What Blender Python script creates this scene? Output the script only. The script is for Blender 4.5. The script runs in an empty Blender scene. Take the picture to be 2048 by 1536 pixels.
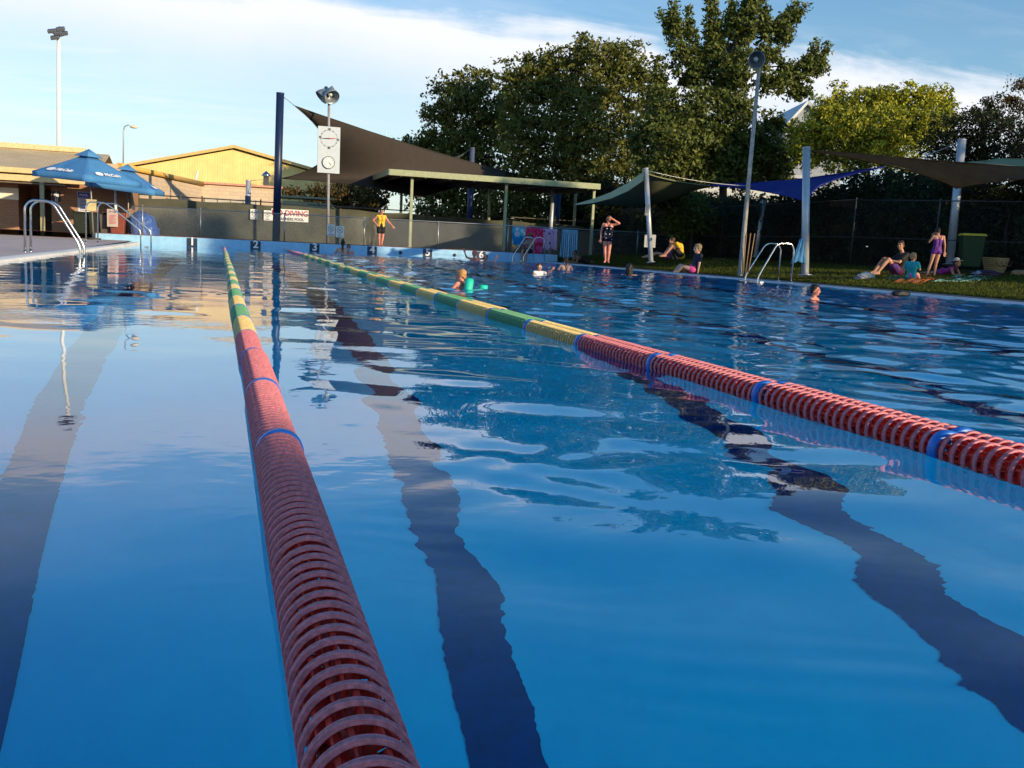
import bpy, bmesh, math, random
import numpy as np
from mathutils import Vector, Matrix
R = math.radians
SC = bpy.context.scene
COL = SC.collection
rnd = random.Random(7)

# ------------------------------------------------------------------ camera
F, W, H_, CAMZ = 1910.87, 2048.0, 1536.0, 0.604          # focal length (px), photo size, eye height over the water
VX, VY, ROLL = 442.57, 466.8, 0.0486                      # vanishing point of the lanes, slope of the horizon
_d = Vector((VX-1024, -(VY-768), -F)).normalized()
_e = Vector((math.cos(ROLL), -math.sin(ROLL), 0))
_u = _e.cross(_d).normalized()
_r = _d.cross(_u).normalized()
MW = Matrix((_r, _d, _u))                                 # rows: world x, y, z in camera axes
EYE = Vector((0, 0, CAMZ))
cam = bpy.data.cameras.new("camera"); camo = bpy.data.objects.new("camera", cam); COL.objects.link(camo)
camo.matrix_world = Matrix.Translation(EYE) @ MW.to_4x4()
cam.sensor_fit = 'HORIZONTAL'; cam.sensor_width = 36; cam.lens = 36*F/W
cam.clip_start = 0.05; cam.clip_end = 2000
SC.camera = camo

def ray(px, py): return MW @ Vector((px-1024, -(py-768), -F))
def atZ(px, py, z=0.0):
    v = ray(px, py); return EYE + v*((z-CAMZ)/v.z)
def atY(px, py, y):
    v = ray(px, py); return EYE + v*(y/v.y)
def atD(px, py, d): return EYE + ray(px, py)*(d/F)
def onray(px, py, p):                                     # same depth as point p
    return atD(px, py, depth(p))
def depth(p): return -((p-EYE) @ MW).z
def toDir(px, py): return ray(px, py).normalized()

# ------------------------------------------------------------------ sky + sun
SUN_AZ, SUN_EL = R(-34), R(14.5)     # azimuth the light travels towards (from +y, + to the right), elevation
world = bpy.data.worlds.new("World"); SC.world = world; world.use_nodes = True
nt = world.node_tree; nt.nodes.clear()
def N(t, **k):
    n = nt.nodes.new(t)
    for a, b in k.items(): setattr(n, a, b)
    return n
def wmath(op, a, b=None, c=None, clamp=False):
    n = N('ShaderNodeMath', operation=op); n.use_clamp = clamp
    for i, s in enumerate((a, b, c)):
        if s is None: continue
        if isinstance(s, (int, float)): n.inputs[i].default_value = s
        else: nt.links.new(s, n.inputs[i])
    return n.outputs[0]
out = N('ShaderNodeOutputWorld'); bg = N('ShaderNodeBackground')
sky = N('ShaderNodeTexSky', sky_type='NISHITA'); sky.sun_disc = False
sky.sun_elevation = SUN_EL; sky.air_density = 1.1; sky.dust_density = .6; sky.ozone_density = 1.6
# direction towards the sun: opposite of travel
sdir = Vector((-math.sin(SUN_AZ), -math.cos(SUN_AZ), 0))
sky.sun_rotation = math.atan2(sdir.x, sdir.y)
SKYS = 0.12
bg.inputs[1].default_value = SKYS
tc = N('ShaderNodeTexCoord'); sp = N('ShaderNodeSeparateXYZ'); nt.links.new(tc.outputs['Generated'], sp.inputs[0])
az = wmath('ARCTAN2', sp.outputs[0], sp.outputs[1]); el = wmath('ARCSINE', sp.outputs[2])
cv = N('ShaderNodeCombineXYZ'); zz = wmath('MAXIMUM', sp.outputs[2], 0.02)
zz = wmath('ADD', zz, .12)
nt.links.new(wmath('DIVIDE', sp.outputs[0], zz), cv.inputs[0]); nt.links.new(wmath('DIVIDE', sp.outputs[1], zz), cv.inputs[1])
mp = N('ShaderNodeMapping'); mp.inputs['Rotation'].default_value = (0, 0, R(-25)); mp.inputs['Scale'].default_value = (.55, 1.5, 1)
nt.links.new(cv.outputs[0], mp.inputs[0])
def wnoise(vec, scale, det=6, rough=.55, dist=0):
    n = N('ShaderNodeTexNoise'); n.inputs['Scale'].default_value = scale; n.inputs['Detail'].default_value = det
    n.inputs['Roughness'].default_value = rough; n.inputs['Distortion'].default_value = dist
    nt.links.new(vec, n.inputs['Vector']); return n.outputs[0]
n1 = wnoise(mp.outputs[0], 1.3, 8, .6, .3); n2 = wnoise(mp.outputs[0], 3.2, 7, .6, .5); n3 = wnoise(tc.outputs['Generated'], 9, 5, .6)
# upper edge of the cloud bank as a function of azimuth
edge_px = [(-300, -200), (0, -130), (330, -60), (600, -30), (850, 5), (1050, 30), (1180, 35), (1300, 48), (1345, 90), (1480, 100), (1650, 95), (1800, 118), (2048, 150), (2400, 190)]
fc = N('ShaderNodeFloatCurve'); cur = fc.mapping.curves[0]
pts = []
for x, y in edge_px:
    v = toDir(x, y); pts.append(((math.atan2(v.x, v.y)+1.6)/3.2, math.asin(v.z)/1.0))
pts = [(0, pts[0][1]*.8)] + pts + [(1, pts[-1][1]*.7)]
cur.points[0].location = pts[0]; cur.points[1].location = pts[-1]
for p in pts[1:-1]: cur.points.new(*p)
fc.mapping.update()
nt.links.new(wmath('MULTIPLY_ADD', az, 1/3.2, .5, True), fc.inputs['Value'])
below = wmath('SUBTRACT', fc.outputs[0], el)                                # >0 below the edge
jit = wmath('MULTIPLY', wmath('SUBTRACT', n3, .5), .045)
jit2 = wmath('MULTIPLY', wmath('SUBTRACT', n2, .5), .05)
bel = wmath('ADD', wmath('ADD', below, jit), jit2)
mask = N('ShaderNodeMapRange'); mask.interpolation_type = 'SMOOTHSTEP'
nt.links.new(bel, mask.inputs[0]); mask.inputs[1].default_value = -.008; mask.inputs[2].default_value = .028
dens = N('ShaderNodeMapRange'); nt.links.new(bel, dens.inputs[0]); dens.interpolation_type = 'SMOOTHSTEP'
dens.inputs[1].default_value = .02; dens.inputs[2].default_value = .11; dens.inputs[3].default_value = 1.0; dens.inputs[4].default_value = .40
wisp = N('ShaderNodeMapRange'); nt.links.new(n1, wisp.inputs[0]); wisp.inputs[1].default_value = .40; wisp.inputs[2].default_value = .72
wl = N('ShaderNodeMapRange'); nt.links.new(az, wl.inputs[0]); wl.inputs[1].default_value = .75; wl.inputs[2].default_value = -.1   # more wisps to the left
cld = wmath('MULTIPLY', mask.outputs[0], dens.outputs[0])
hi = N('ShaderNodeMapRange'); nt.links.new(el, hi.inputs[0]); hi.inputs[1].default_value = .34; hi.inputs[2].default_value = .18   # clear blue overhead
cld = wmath('MAXIMUM', cld, wmath('MULTIPLY', wmath('MULTIPLY', wmath('MULTIPLY', wisp.outputs[0], wl.outputs[0]), .8), hi.outputs[0]))
cld = wmath('ADD', cld, wmath('MULTIPLY', wmath('MULTIPLY', wmath('SUBTRACT', n2, .5), .6), hi.outputs[0]), None, True)
mixc = N('ShaderNodeMix', data_type='RGBA'); nt.links.new(cld, mixc.inputs['Factor'])
tint = N('ShaderNodeMix', data_type='RGBA', blend_type='MULTIPLY'); tint.inputs['Factor'].default_value = 1
nt.links.new(sky.outputs[0], tint.inputs[6]); tm = N('ShaderNodeMapRange'); nt.links.new(el, tm.inputs[0]); tm.inputs[1].default_value = .22; tm.inputs[2].default_value = .55
tmx = N('ShaderNodeMix', data_type='RGBA'); nt.links.new(tm.outputs[0], tmx.inputs['Factor']); tmx.inputs[6].default_value = (.86, 1.12, 1.34, 1); tmx.inputs[7].default_value = (.36, 1.0, 1.45, 1)   # bluer towards the zenith
nt.links.new(tmx.outputs[2], tint.inputs[7])
nt.links.new(tint.outputs[2], mixc.inputs[6])
CL = 7.4
mixc.inputs[7].default_value = (.95*CL, .975*CL, 1.04*CL, 1)
nt.links.new(mixc.outputs[2], bg.inputs[0]); nt.links.new(bg.outputs[0], out.inputs[0])

sl = bpy.data.lights.new("sun", 'SUN'); sl.energy = 5.0; sl.angle = R(.55); sl.color = (1.0, .78, .50)
so = bpy.data.objects.new("sun", sl); COL.objects.link(so)
tr = Vector((math.sin(SUN_AZ)*math.cos(SUN_EL), math.cos(SUN_AZ)*math.cos(SUN_EL), -math.sin(SUN_EL)))
so.rotation_euler = tr.to_track_quat('-Z', 'Y').to_euler()
SC.view_settings.view_transform = 'Standard'; SC.view_settings.look = 'None'
SC.view_settings.exposure = 0.22; SC.view_settings.gamma = 1
SC.render.engine = 'CYCLES'
SC.cycles.max_bounces = 10; SC.cycles.transmission_bounces = 6; SC.cycles.transparent_max_bounces = 12
SC.cycles.caustics_refractive = True; SC.cycles.caustics_reflective = False

# ------------------------------------------------------------------ materials
MATS = {}
def mat(name, col=(.5, .5, .5), rough=.6, metal=0.0, var=.12, vscale=6.0, bump=0.0, bscale=40.0, spec=.4, trans=0.0, col2=None, transl=0.0, island=0.0):
    if name in MATS: return MATS[name]
    m = bpy.data.materials.new(name); m.use_nodes = True; t = m.node_tree; b = t.nodes['Principled BSDF']
    b.inputs['Roughness'].default_value = rough; b.inputs['Metallic'].default_value = metal
    b.inputs['Specular IOR Level'].default_value = spec
    tcn = t.nodes.new('ShaderNodeTexCoord')
    nz = t.nodes.new('ShaderNodeTexNoise'); nz.inputs['Scale'].default_value = vscale; nz.inputs['Detail'].default_value = 6; nz.inputs['Roughness'].default_value = .65
    t.links.new(tcn.outputs['Object'], nz.inputs['Vector'])
    mx = t.nodes.new('ShaderNodeMix'); mx.data_type = 'RGBA'
    c2 = col2 if col2 else tuple(c*(1-var*2) for c in col)
    c1 = col if col2 else tuple(min(1, c*(1+var)) for c in col)
    mr = t.nodes.new('ShaderNodeMapRange'); mr.inputs[1].default_value = .3; mr.inputs[2].default_value = .7
    t.links.new(nz.outputs[0], mr.inputs[0]); t.links.new(mr.outputs[0], mx.inputs['Factor'])
    mx.inputs[6].default_value = (*c1, 1); mx.inputs[7].default_value = (*c2, 1)
    colout = mx.outputs[2]
    if island:
        g = t.nodes.new('ShaderNodeNewGeometry'); hs = t.nodes.new('ShaderNodeHueSaturation')
        mr2 = t.nodes.new('ShaderNodeMapRange'); mr2.inputs[3].default_value = 1-island; mr2.inputs[4].default_value = 1+island
        mr3 = t.nodes.new('ShaderNodeMapRange'); mr3.inputs[3].default_value = .5-island*.05; mr3.inputs[4].default_value = .5+island*.04
        t.links.new(g.outputs['Random Per Island'], mr2.inputs[0]); t.links.new(mr2.outputs[0], hs.inputs['Value'])
        wn = t.nodes.new('ShaderNodeTexWhiteNoise'); wn.noise_dimensions = '1D'; t.links.new(g.outputs['Random Per Island'], wn.inputs['W'])
        t.links.new(wn.outputs[0], mr3.inputs[0]); t.links.new(mr3.outputs[0], hs.inputs['Hue'])
        t.links.new(colout, hs.inputs['Color']); colout = hs.outputs[0]
    t.links.new(colout, b.inputs['Base Color'])
    if bump:
        bp = t.nodes.new('ShaderNodeBump'); bp.inputs['Strength'].default_value = bump; bp.inputs['Distance'].default_value = .02
        nb = t.nodes.new('ShaderNodeTexNoise'); nb.inputs['Scale'].default_value = bscale; nb.inputs['Detail'].default_value = 5
        t.links.new(tcn.outputs['Object'], nb.inputs['Vector']); t.links.new(nb.outputs[0], bp.inputs['Height']); t.links.new(bp.outputs[0], b.inputs['Normal'])
    if transl:
        tl = t.nodes.new('ShaderNodeBsdfTranslucent'); t.links.new(colout, tl.inputs[0])
        ms = t.nodes.new('ShaderNodeMixShader'); ms.inputs[0].default_value = transl
        t.links.new(b.outputs[0], ms.inputs[1]); t.links.new(tl.outputs[0], ms.inputs[2])
        t.links.new(ms.outputs[0], t.nodes['Material Output'].inputs[0])
    MATS[name] = m
    return m
def wave_mat(name, col, scale, axis='X', strength=.6, rough=.5, var=.08, dist=.03):
    """painted corrugated / ribbed sheet"""
    m = mat(name, col, rough, var=var, vscale=1.2); t = m.node_tree
    if any(n.type == 'TEX_WAVE' for n in t.nodes): return m
    tcn = t.nodes.new('ShaderNodeTexCoord'); w = t.nodes.new('ShaderNodeTexWave'); w.bands_direction = axis; w.inputs['Scale'].default_value = scale
    bp = t.nodes.new('ShaderNodeBump'); bp.inputs['Strength'].default_value = strength; bp.inputs['Distance'].default_value = dist
    t.links.new(tcn.outputs['Object'], w.inputs['Vector']); t.links.new(w.outputs['Fac'], bp.inputs['Height'])
    t.links.new(bp.outputs[0], t.nodes['Principled BSDF'].inputs['Normal'])
    return m
def brick_mat(name, c1, c2, mortar, bw, bh, msize=.012, rough=.85, vertical='XZ'):
    if name in MATS: return MATS[name]
    m = mat(name, c1, rough); t = m.node_tree; b = t.nodes['Principled BSDF']
    tcn = t.nodes.new('ShaderNodeTexCoord'); s = t.nodes.new('ShaderNodeSeparateXYZ'); c = t.nodes.new('ShaderNodeCombineXYZ')
    t.links.new(tcn.outputs['Object'], s.inputs[0])
    ad = t.nodes.new('ShaderNodeMath'); ad.operation = 'ADD'; t.links.new(s.outputs[0], ad.inputs[0]); t.links.new(s.outputs[1], ad.inputs[1])
    t.links.new(ad.outputs[0], c.inputs[0]); t.links.new(s.outputs[2], c.inputs[1])
    br = t.nodes.new('ShaderNodeTexBrick'); br.inputs['Scale'].default_value = 1; br.inputs['Brick Width'].default_value = bw; br.inputs['Row Height'].default_value = bh
    br.inputs['Mortar Size'].default_value = msize; br.inputs['Color1'].default_value = (*c1, 1); br.inputs['Color2'].default_value = (*c2, 1); br.inputs['Mortar'].default_value = (*mortar, 1)
    t.links.new(c.outputs[0], br.inputs['Vector']); t.links.new(br.outputs[0], b.inputs['Base Color'])
    bp = t.nodes.new('ShaderNodeBump'); bp.inputs['Strength'].default_value = .5; bp.inputs['Distance'].default_value = .01; bp.invert = True
    t.links.new(br.outputs['Fac'], bp.inputs['Height']); t.links.new(bp.outputs[0], b.inputs['Normal'])
    return m

steel = lambda: mat('brushed_steel', (.62, .62, .62), .22, 1.0, var=.04)
galv = lambda: mat('galvanised_steel', (.42, .44, .46), .42, .7, var=.12, vscale=20)
silverpaint = lambda: mat('silver_paint', (.50, .53, .56), .38, .35, var=.06)

# ------------------------------------------------------------------ mesh helpers
ORG = {}
def tag(o, label=None, cat=None, group=None, kind=None):
    if label: o['label'] = label
    if cat: o['category'] = cat
    if group: o['group'] = group
    if kind: o['kind'] = kind
    return o
def empty(name, loc, label, cat, group=None):
    o = bpy.data.objects.new(name, None); COL.objects.link(o); o.location = loc; o.empty_display_size = .2
    ORG[o.name] = Vector(loc); return tag(o, label, cat, group)
def link_mesh(name, me, parent=None, org=None):
    o = bpy.data.objects.new(name, me); COL.objects.link(o)
    if parent is not None: o.parent = parent; ORG[o.name] = ORG[parent.name]
    else: ORG[o.name] = Vector(org if org is not None else (0, 0, 0)); o.location = ORG[o.name]
    return o
def children(o): return [c for c in bpy.data.objects if c.parent == o]
def copy_tree(o, parent=None):
    c = o.copy(); COL.objects.link(c); ORG[c.name] = ORG[o.name]
    if parent: c.parent = parent
    for ch in children(o): copy_tree(ch, c)
    return c
class MB:
    def __init__(s): s.v = []; s.f = []; s.m = []; s.sm = []
    def add(s, vs, fs, mi=0, smooth=False):
        o = len(s.v); s.v += [tuple(v) for v in vs]; s.f += [tuple(i+o for i in f) for f in fs]; s.m += [mi]*len(fs); s.sm += [smooth]*len(fs); return s
    def box(s, c, d, rz=0, mi=0, rot=None):
        x, y, z = (q/2 for q in d); M = rot if rot is not None else Matrix.Rotation(rz, 3, 'Z'); c = Vector(c)
        vs = [c + M @ Vector((a*x, b*y, e*z)) for a in (-1, 1) for b in (-1, 1) for e in (-1, 1)]
        return s.add(vs, [(0, 1, 3, 2), (4, 6, 7, 5), (0, 4, 5, 1), (2, 3, 7, 6), (0, 2, 6, 4), (1, 5, 7, 3)], mi)
    def tube(s, p, q, r0, r1=None, n=12, mi=0, cap=True):
        return s.path([p, q], [r0, r0 if r1 is None else r1], n, mi, cap)
    def path(s, P, r, n=12, mi=0, cap=True):
        P = [Vector(p) for p in P]
        if isinstance(r, (int, float)): r = [r]*len(P)
        vs = []; fs = []; up = None
        for i, p in enumerate(P):
            d = (P[min(i+1, len(P)-1)] - P[max(i-1, 0)]).normalized()
            if up is None: up = d.orthogonal().normalized()
            up = (up - d*up.dot(d))
            up = up.normalized() if up.length > 1e-6 else d.orthogonal().normalized()
            b = d.cross(up)
            for k in range(n):
                a = 2*math.pi*k/n; vs.append(p + (up*math.cos(a) + b*math.sin(a))*r[i])
        for i in range(len(P)-1):
            for k in range(n):
                a, b2 = i*n+k, i*n+(k+1) % n; fs.append((a, b2, b2+n, a+n))
        s.add(vs, fs, mi, True)
        if cap: s.add([v for v in vs[:n]], [tuple(range(n-1, -1, -1))], mi); s.add([v for v in vs[-n:]], [tuple(range(n))], mi)
        return s
    def lathe(s, c, axis, prof, n=24, mi=0):
        """prof: list of (along, radius)"""
        axis = Vector(axis).normalized(); u = axis.orthogonal().normalized(); w = axis.cross(u); c = Vector(c); vs = []; fs = []
        for a, r in prof:
            for k in range(n):
                t = 2*math.pi*k/n; vs.append(c + axis*a + (u*math.cos(t)+w*math.sin(t))*r)
        for i in range(len(prof)-1):
            for k in range(n): fs.append((i*n+k, i*n+(k+1) % n, (i+1)*n+(k+1) % n, (i+1)*n+k))
        return s.add(vs, fs, mi, True)
    def ball(s, c, r, rot=None, n=16, mi=0):
        if isinstance(r, (int, float)): r = (r, r, r)
        M = rot if rot is not None else Matrix.Identity(3); c = Vector(c); vs = []; fs = []; h = n//2
        for i in range(h+1):
            ph = math.pi*i/h
            for k in range(n):
                t = 2*math.pi*k/n
                vs.append(c + M @ Vector((r[0]*math.sin(ph)*math.cos(t), r[1]*math.sin(ph)*math.sin(t), r[2]*math.cos(ph))))
        for i in range(h):
            for k in range(n): fs.append((i*n+k, (i+1)*n+k, (i+1)*n+(k+1) % n, i*n+(k+1) % n))
        return s.add(vs, fs, mi, True)
    def prism(s, poly, z0, z1, mi=0):
        n = len(poly); vs = [(x, y, z0) for x, y in poly] + [(x, y, z1) for x, y in poly]
        return s.add(vs, [tuple(range(n-1, -1, -1)), tuple(range(n, 2*n))] + [(i, (i+1) % n, (i+1) % n+n, i+n) for i in range(n)], mi)
    def build(s, name, mats, parent=None, org=None, bevel=0):
        me = bpy.data.meshes.new(name); o = Vector(ORG[parent.name]) if parent is not None else Vector(org or (0, 0, 0))
        me.from_pydata([Vector(v)-o for v in s.v], [], s.f)
        for m in (mats if isinstance(mats, (list, tuple)) else [mats]): me.materials.append(m)
        me.polygons.foreach_set('material_index', s.m); me.polygons.foreach_set('use_smooth', s.sm)
        bm = bmesh.new(); bm.from_mesh(me); bmesh.ops.remove_doubles(bm, verts=bm.verts, dist=1e-5)
        bm.to_mesh(me); bm.free(); me.update()
        ob = link_mesh(name, me, parent, o)
        if bevel:
            md = ob.modifiers.new('bevel', 'BEVEL'); md.width = bevel; md.segments = 2; md.limit_method = 'ANGLE'; md.angle_limit = R(40)
        return ob
def quick(name, fn, m, label, cat, org, group=None, kind=None, bevel=0):
    b = MB(); fn(b); return tag(b.build(name, m, None, org, bevel), label, cat, group, kind)
def text_mesh(txt, size, loc, rot3, depth_=.004, bold=0.0, sx=1.0, align='CENTER'):
    """lettering as real geometry; returns verts, faces in world space"""
    c = bpy.data.curves.new('t', 'FONT'); c.body = txt; c.size = size; c.extrude = depth_; c.align_x = align; c.align_y = 'CENTER'; c.offset = bold
    o = bpy.data.objects.new('t', c); COL.objects.link(o)
    dg = bpy.context.evaluated_depsgraph_get(); me = bpy.data.meshes.new_from_object(o.evaluated_get(dg))
    vs = [Vector(loc) + rot3 @ Vector((v.co.x*sx, v.co.y, v.co.z)) for v in me.vertices]; fs = [tuple(p.vertices) for p in me.polygons]
    bpy.data.objects.remove(o); bpy.data.curves.remove(c); bpy.data.meshes.remove(me)
    return vs, fs
FACE = Matrix(((1, 0, 0), (0, 0, -1), (0, 1, 0)))          # text plane facing -y, upright
# ------------------------------------------------------------------ pool, decks, ground
PX0, PX1, PY0, PY1, PD = -3.2, 14.3, -7.45, 42.55, 3.9
def lawn_z(x, y):
    z = np.interp(x, [15.4, 16.0, 17.3, 19, 22, 25], [.04, .12, .27, .36, .47, .55])
    return float(min(.62, z + np.clip((y-22)*.012, -.05, .12)*np.clip((x-15.4)/1.5, 0, 1)))
def deck_z(x, y): return .035 + .10*min(1, max(0, (y-24)/20))
def onlawn(px, py, fn=lawn_z):
    t = 6.0
    while t < 80:
        p = atD(px, py, t)
        if p.z <= fn(p.x, p.y): return p
        t += .05
    return p
def ring(b, x0, x1, y0, y1, X0, X1, Y0, Y1, z):
    vs = [(X0, Y0, z), (X1, Y0, z), (X1, Y1, z), (X0, Y1, z), (x0, y0, z), (x1, y0, z), (x1, y1, z), (x0, y1, z)]
    b.add(vs, [(0, 1, 5, 4), (1, 2, 6, 5), (2, 3, 7, 6), (3, 0, 4, 7)])
grass = mat('lawn_grass', (.060, .085, .018), .9, var=.2, vscale=2.3, bump=1.0, bscale=60, spec=.1, col2=(.060, .050, .022))
quick('ground', lambda b: ring(b, PX0-.02, PX1+.02, PY0-.02, PY1+.02, -700, 700, -500, 900, -.03), mat('far_ground', (.10, .12, .06), .95, var=.2, vscale=.2), None, None, (0, 0, 0), kind='structure')
def f_basin(b):
    x0, x1, y0, y1, z = PX0, PX1, PY0, PY1, -PD
    b.add([(x0, y0, z), (x1, y0, z), (x1, y1, z), (x0, y1, z)], [(0, 1, 2, 3)])
    for a, c in (((x0, y0), (x0, y1)), ((x0, y1), (x1, y1)), ((x1, y1), (x1, y0)), ((x1, y0), (x0, y0))):
        b.add([(*a, z), (*c, z), (*c, .0), (*a, .0)], [(0, 1, 2, 3)])
quick('pool_basin', f_basin, mat('pool_paint', (.07, .70, .93), .75, var=.05, vscale=2.2, col2=(.06, .62, .89)), None, None, (0, 0, 0), kind='structure')
navy = mat('navy_pool_tiles', (.002, .016, .17), .5, var=.2, vscale=8)
LANES = [-1.14+2.5*k for k in range(6)]
for x in LANES:
    def f_line(b, x=x):
        z = -PD+.006; w = .18
        b.add([(x-w, PY0+2, z), (x+w, PY0+2, z), (x+w, PY1-2, z), (x-w, PY1-2, z)], [(0, 1, 2, 3)])
        b.add([(x-.75, PY1-2.42, z), (x+.75, PY1-2.42, z), (x+.75, PY1-2.0, z), (x-.75, PY1-2.0, z)], [(0, 1, 2, 3)]) if 0 else None
    quick('lane_line', f_line, navy, None, None, (0, 0, 0), kind='structure')

# left deck and white coping
conc = mat('pink_concrete', (.58, .45, .40), .85, var=.12, vscale=1.1, bump=.3, bscale=60, col2=(.44, .37, .36))
def f_ldeck(b):
    ys = [-40, -20, 0, 10, 20, 24, 28, 32, 36, 40, 44, 60]
    for i in range(len(ys)-1):
        a, c = ys[i], ys[i+1]; za, zc = deck_z(0, a), deck_z(0, c)
        x1 = PX0-.32 if c <= 40 else PX0-.32
        b.add([(-60, a, za), (x1, a, za), (x1, c, zc), (-60, c, zc)], [(0, 1, 2, 3)])
quick('pool_deck', f_ldeck, conc, None, None, (0, 0, 0), kind='structure')
def f_cop(b):
    prof = [(PX0-.34, .036), (PX0-.30, .046), (PX0-.05, .046), (PX0+.015, .035), (PX0+.025, .01), (PX0+.015, -.04), (PX0-.02, -.06)]
    ys = [-7.45]+[24+2*i for i in range(10)]; ys = [y for y in ys if y < 42.55]+[42.54]
    vs = [(x, y, z+(deck_z(0, y)-.035)*.35*(z > .03)) for y in ys for x, z in prof]; n = len(prof)
    b.add(vs, [(i*n+k, i*n+k+1, (i+1)*n+k+1, (i+1)*n+k) for i in range(len(ys)-1) for k in range(n-1)], 0, True)
quick('pool_coping', f_cop, mat('white_coping', (.88, .84, .76), .6, var=.08, vscale=3), None, None, (0, 0, 0), kind='structure')
# right hand strip
strip = mat('wet_blue_grey_concrete', (.055, .07, .105), .55, var=.2, vscale=2, bump=.3, bscale=60)
quick('pool_deck', lambda b: b.add([(PX1+.06, PY0, .036), (15.5, PY0, .036), (15.5, PY1+.1, .05), (PX1+.06, PY1+.1, .05)], [(0, 1, 2, 3)]), strip, None, None, (0, 0, 0), kind='structure')
def f_cop2(b):
    prof = [(PX1-.02, -.06), (PX1-.03, .02), (PX1-.012, .042), (PX1+.07, .044), (PX1+.075, .03)]; n = len(prof); ys = [PY0, PY1]
    b.add([(x, y, z) for y in ys for x, z in prof], [(k, k+1, n+k+1, n+k) for k in range(n-1)], 0, True)
quick('pool_coping', f_cop2, mat('pale_blue_coping', (.55, .62, .70), .5, var=.08, vscale=3), None, None, (0, 0, 0), kind='structure')
def f_lawn(b):
    xs = list(np.arange(15.42, 20, .35)) + list(np.arange(20, 70, 2)); ys = list(np.arange(-40, 44, 1.0))+[50, 60, 90]
    vs = [(x, y, lawn_z(x, y)+.012*math.sin(x*3.1+y*1.7)*min(1, (x-15.42))) for y in ys for x in xs]; n = len(xs)
    b.add(vs, [(j*n+i, j*n+i+1, (j+1)*n+i+1, (j+1)*n+i) for j in range(len(ys)-1) for i in range(n-1)], 0, True)
quick('lawn', f_lawn, grass, None, None, (0, 0, 0), kind='structure')
quick('pool_deck', lambda b: b.add([(-20, PY1+.40, .345), (15.4, PY1+.40, .345), (15.4, 60, .345), (-20, 60, .345)], [(0, 1, 2, 3)]), mat('red_brown_paving', (.20, .075, .05), .9, var=.2, vscale=2), None, None, (0, 0, 0), kind='structure')
# short grass blades along the lawn edge, as one clump layer
def leaf_cloud(name, pos, size, m, parent=None, org=None, aspect=.45, seed=0, up=0.0, bend=.25):
    """pos (n,3) numpy; every leaf is one bent pair of quads"""
    g = np.random.default_rng(seed); n = len(pos)
    d = g.normal(size=(n, 3)); d[:, 2] += up; d /= np.linalg.norm(d, axis=1)[:, None]
    s = g.normal(size=(n, 3)); s -= d*(s*d).sum(1)[:, None]; s /= np.linalg.norm(s, axis=1)[:, None]
    nn = np.cross(d, s); L = (size*(.6+.8*g.random(n)))[:, None]; Wd = L*aspect
    a = pos-d*L*.5; c = pos+d*L*.5-nn*L*bend*.3; m1 = pos+s*Wd*.5+nn*L*bend*.2; m2 = pos-s*Wd*.5+nn*L*bend*.2
    v = np.stack([a, m1, c, m2], 1).reshape(-1, 3)
    o = np.array(ORG[parent.name] if parent is not None else (org or (0, 0, 0)))
    v = v-o
    me = bpy.data.meshes.new(name); me.vertices.add(4*n); me.vertices.foreach_set('co', v.astype(np.float32).ravel())
    me.loops.add(4*n); me.loops.foreach_set('vertex_index', np.arange(4*n, dtype=np.int32))
    me.polygons.add(n); me.polygons.foreach_set('loop_start', np.arange(0, 4*n, 4, dtype=np.int32)); me.polygons.foreach_set('loop_total', np.full(n, 4, dtype=np.int32))
    me.materials.append(m); me.update(); me.validate()
    return link_mesh(name, me, parent, o)
g = np.random.default_rng(3); n = 60000
gx = 15.42+g.random(n)**1.5*9; gy = 14+g.random(n)*30
gz = np.array([lawn_z(a, b) for a, b in zip(gx, gy)])
blades = leaf_cloud('grass', np.stack([gx, gy, gz+.03], 1), np.full(n, .085), mat('grass_blades', (.085, .105, .020), .8, var=.2, vscale=2, spec=.1, transl=.3, island=.3), seed=5, up=2.2, aspect=.22)
tag(blades, 'short green grass growing on the bank beside the pool', 'grass', kind='stuff')

# end wall with lane numbers
WT = .37
ew = empty('pool_end_wall', (5, PY1, 0), 'pale blue painted raised wall across the far end of the pool with lane numbers', 'pool wall')
b = MB(); b.box(((-4.9+15.05)/2, PY1+.2-.003, (WT-.12)/2), (15.05+4.9, .40, WT+.12)); b.build('wall', mat('light_blue_paint', (.34, .60, .80), .6, var=.07, vscale=3.5, col2=(.22, .46, .68)), ew, bevel=.02)
b = MB(); b.box(((-4.9+15.05)/2, PY1+.22, WT+.012), (15.05+4.9, .34, .03)); b.build('top_edging', mat('red_brown_edging', (.16, .045, .035), .8, var=.3, vscale=3), ew)
mk_px = [(384, 484), (511, 490), (629, 496), (744, 502), (855, 506), (962, 511)]
whitep = mat('white_paint', (.80, .80, .78), .5, var=.04)
for i, (px, py) in enumerate(mk_px):
    x = atY(px, py, PY1).x
    q = MB(); q.box((x, PY1-.009, .025), (.42, .018, .65))
    pl = q.build('number_plate', mat('navy_paint', (.012, .03, .07), .4, var=.1), ew)
    q = MB(); q.add(*text_mesh(str(i+1), .44, (x+.01, PY1-.024, .20), FACE, .003, .012)); q.build('numeral', whitep, pl)
for px, py in ((801, 503), (909, 511)):
    p = atY(px, py, PY1); q = MB(); q.lathe((p.x, PY1, .14), (0, -1, 0), [(0, .075), (.03, .075), (.04, .05), (.04, 0)], 16); q.build('water_inlet', mat('dark_rubber', (.02, .025, .03), .5), ew)

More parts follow.
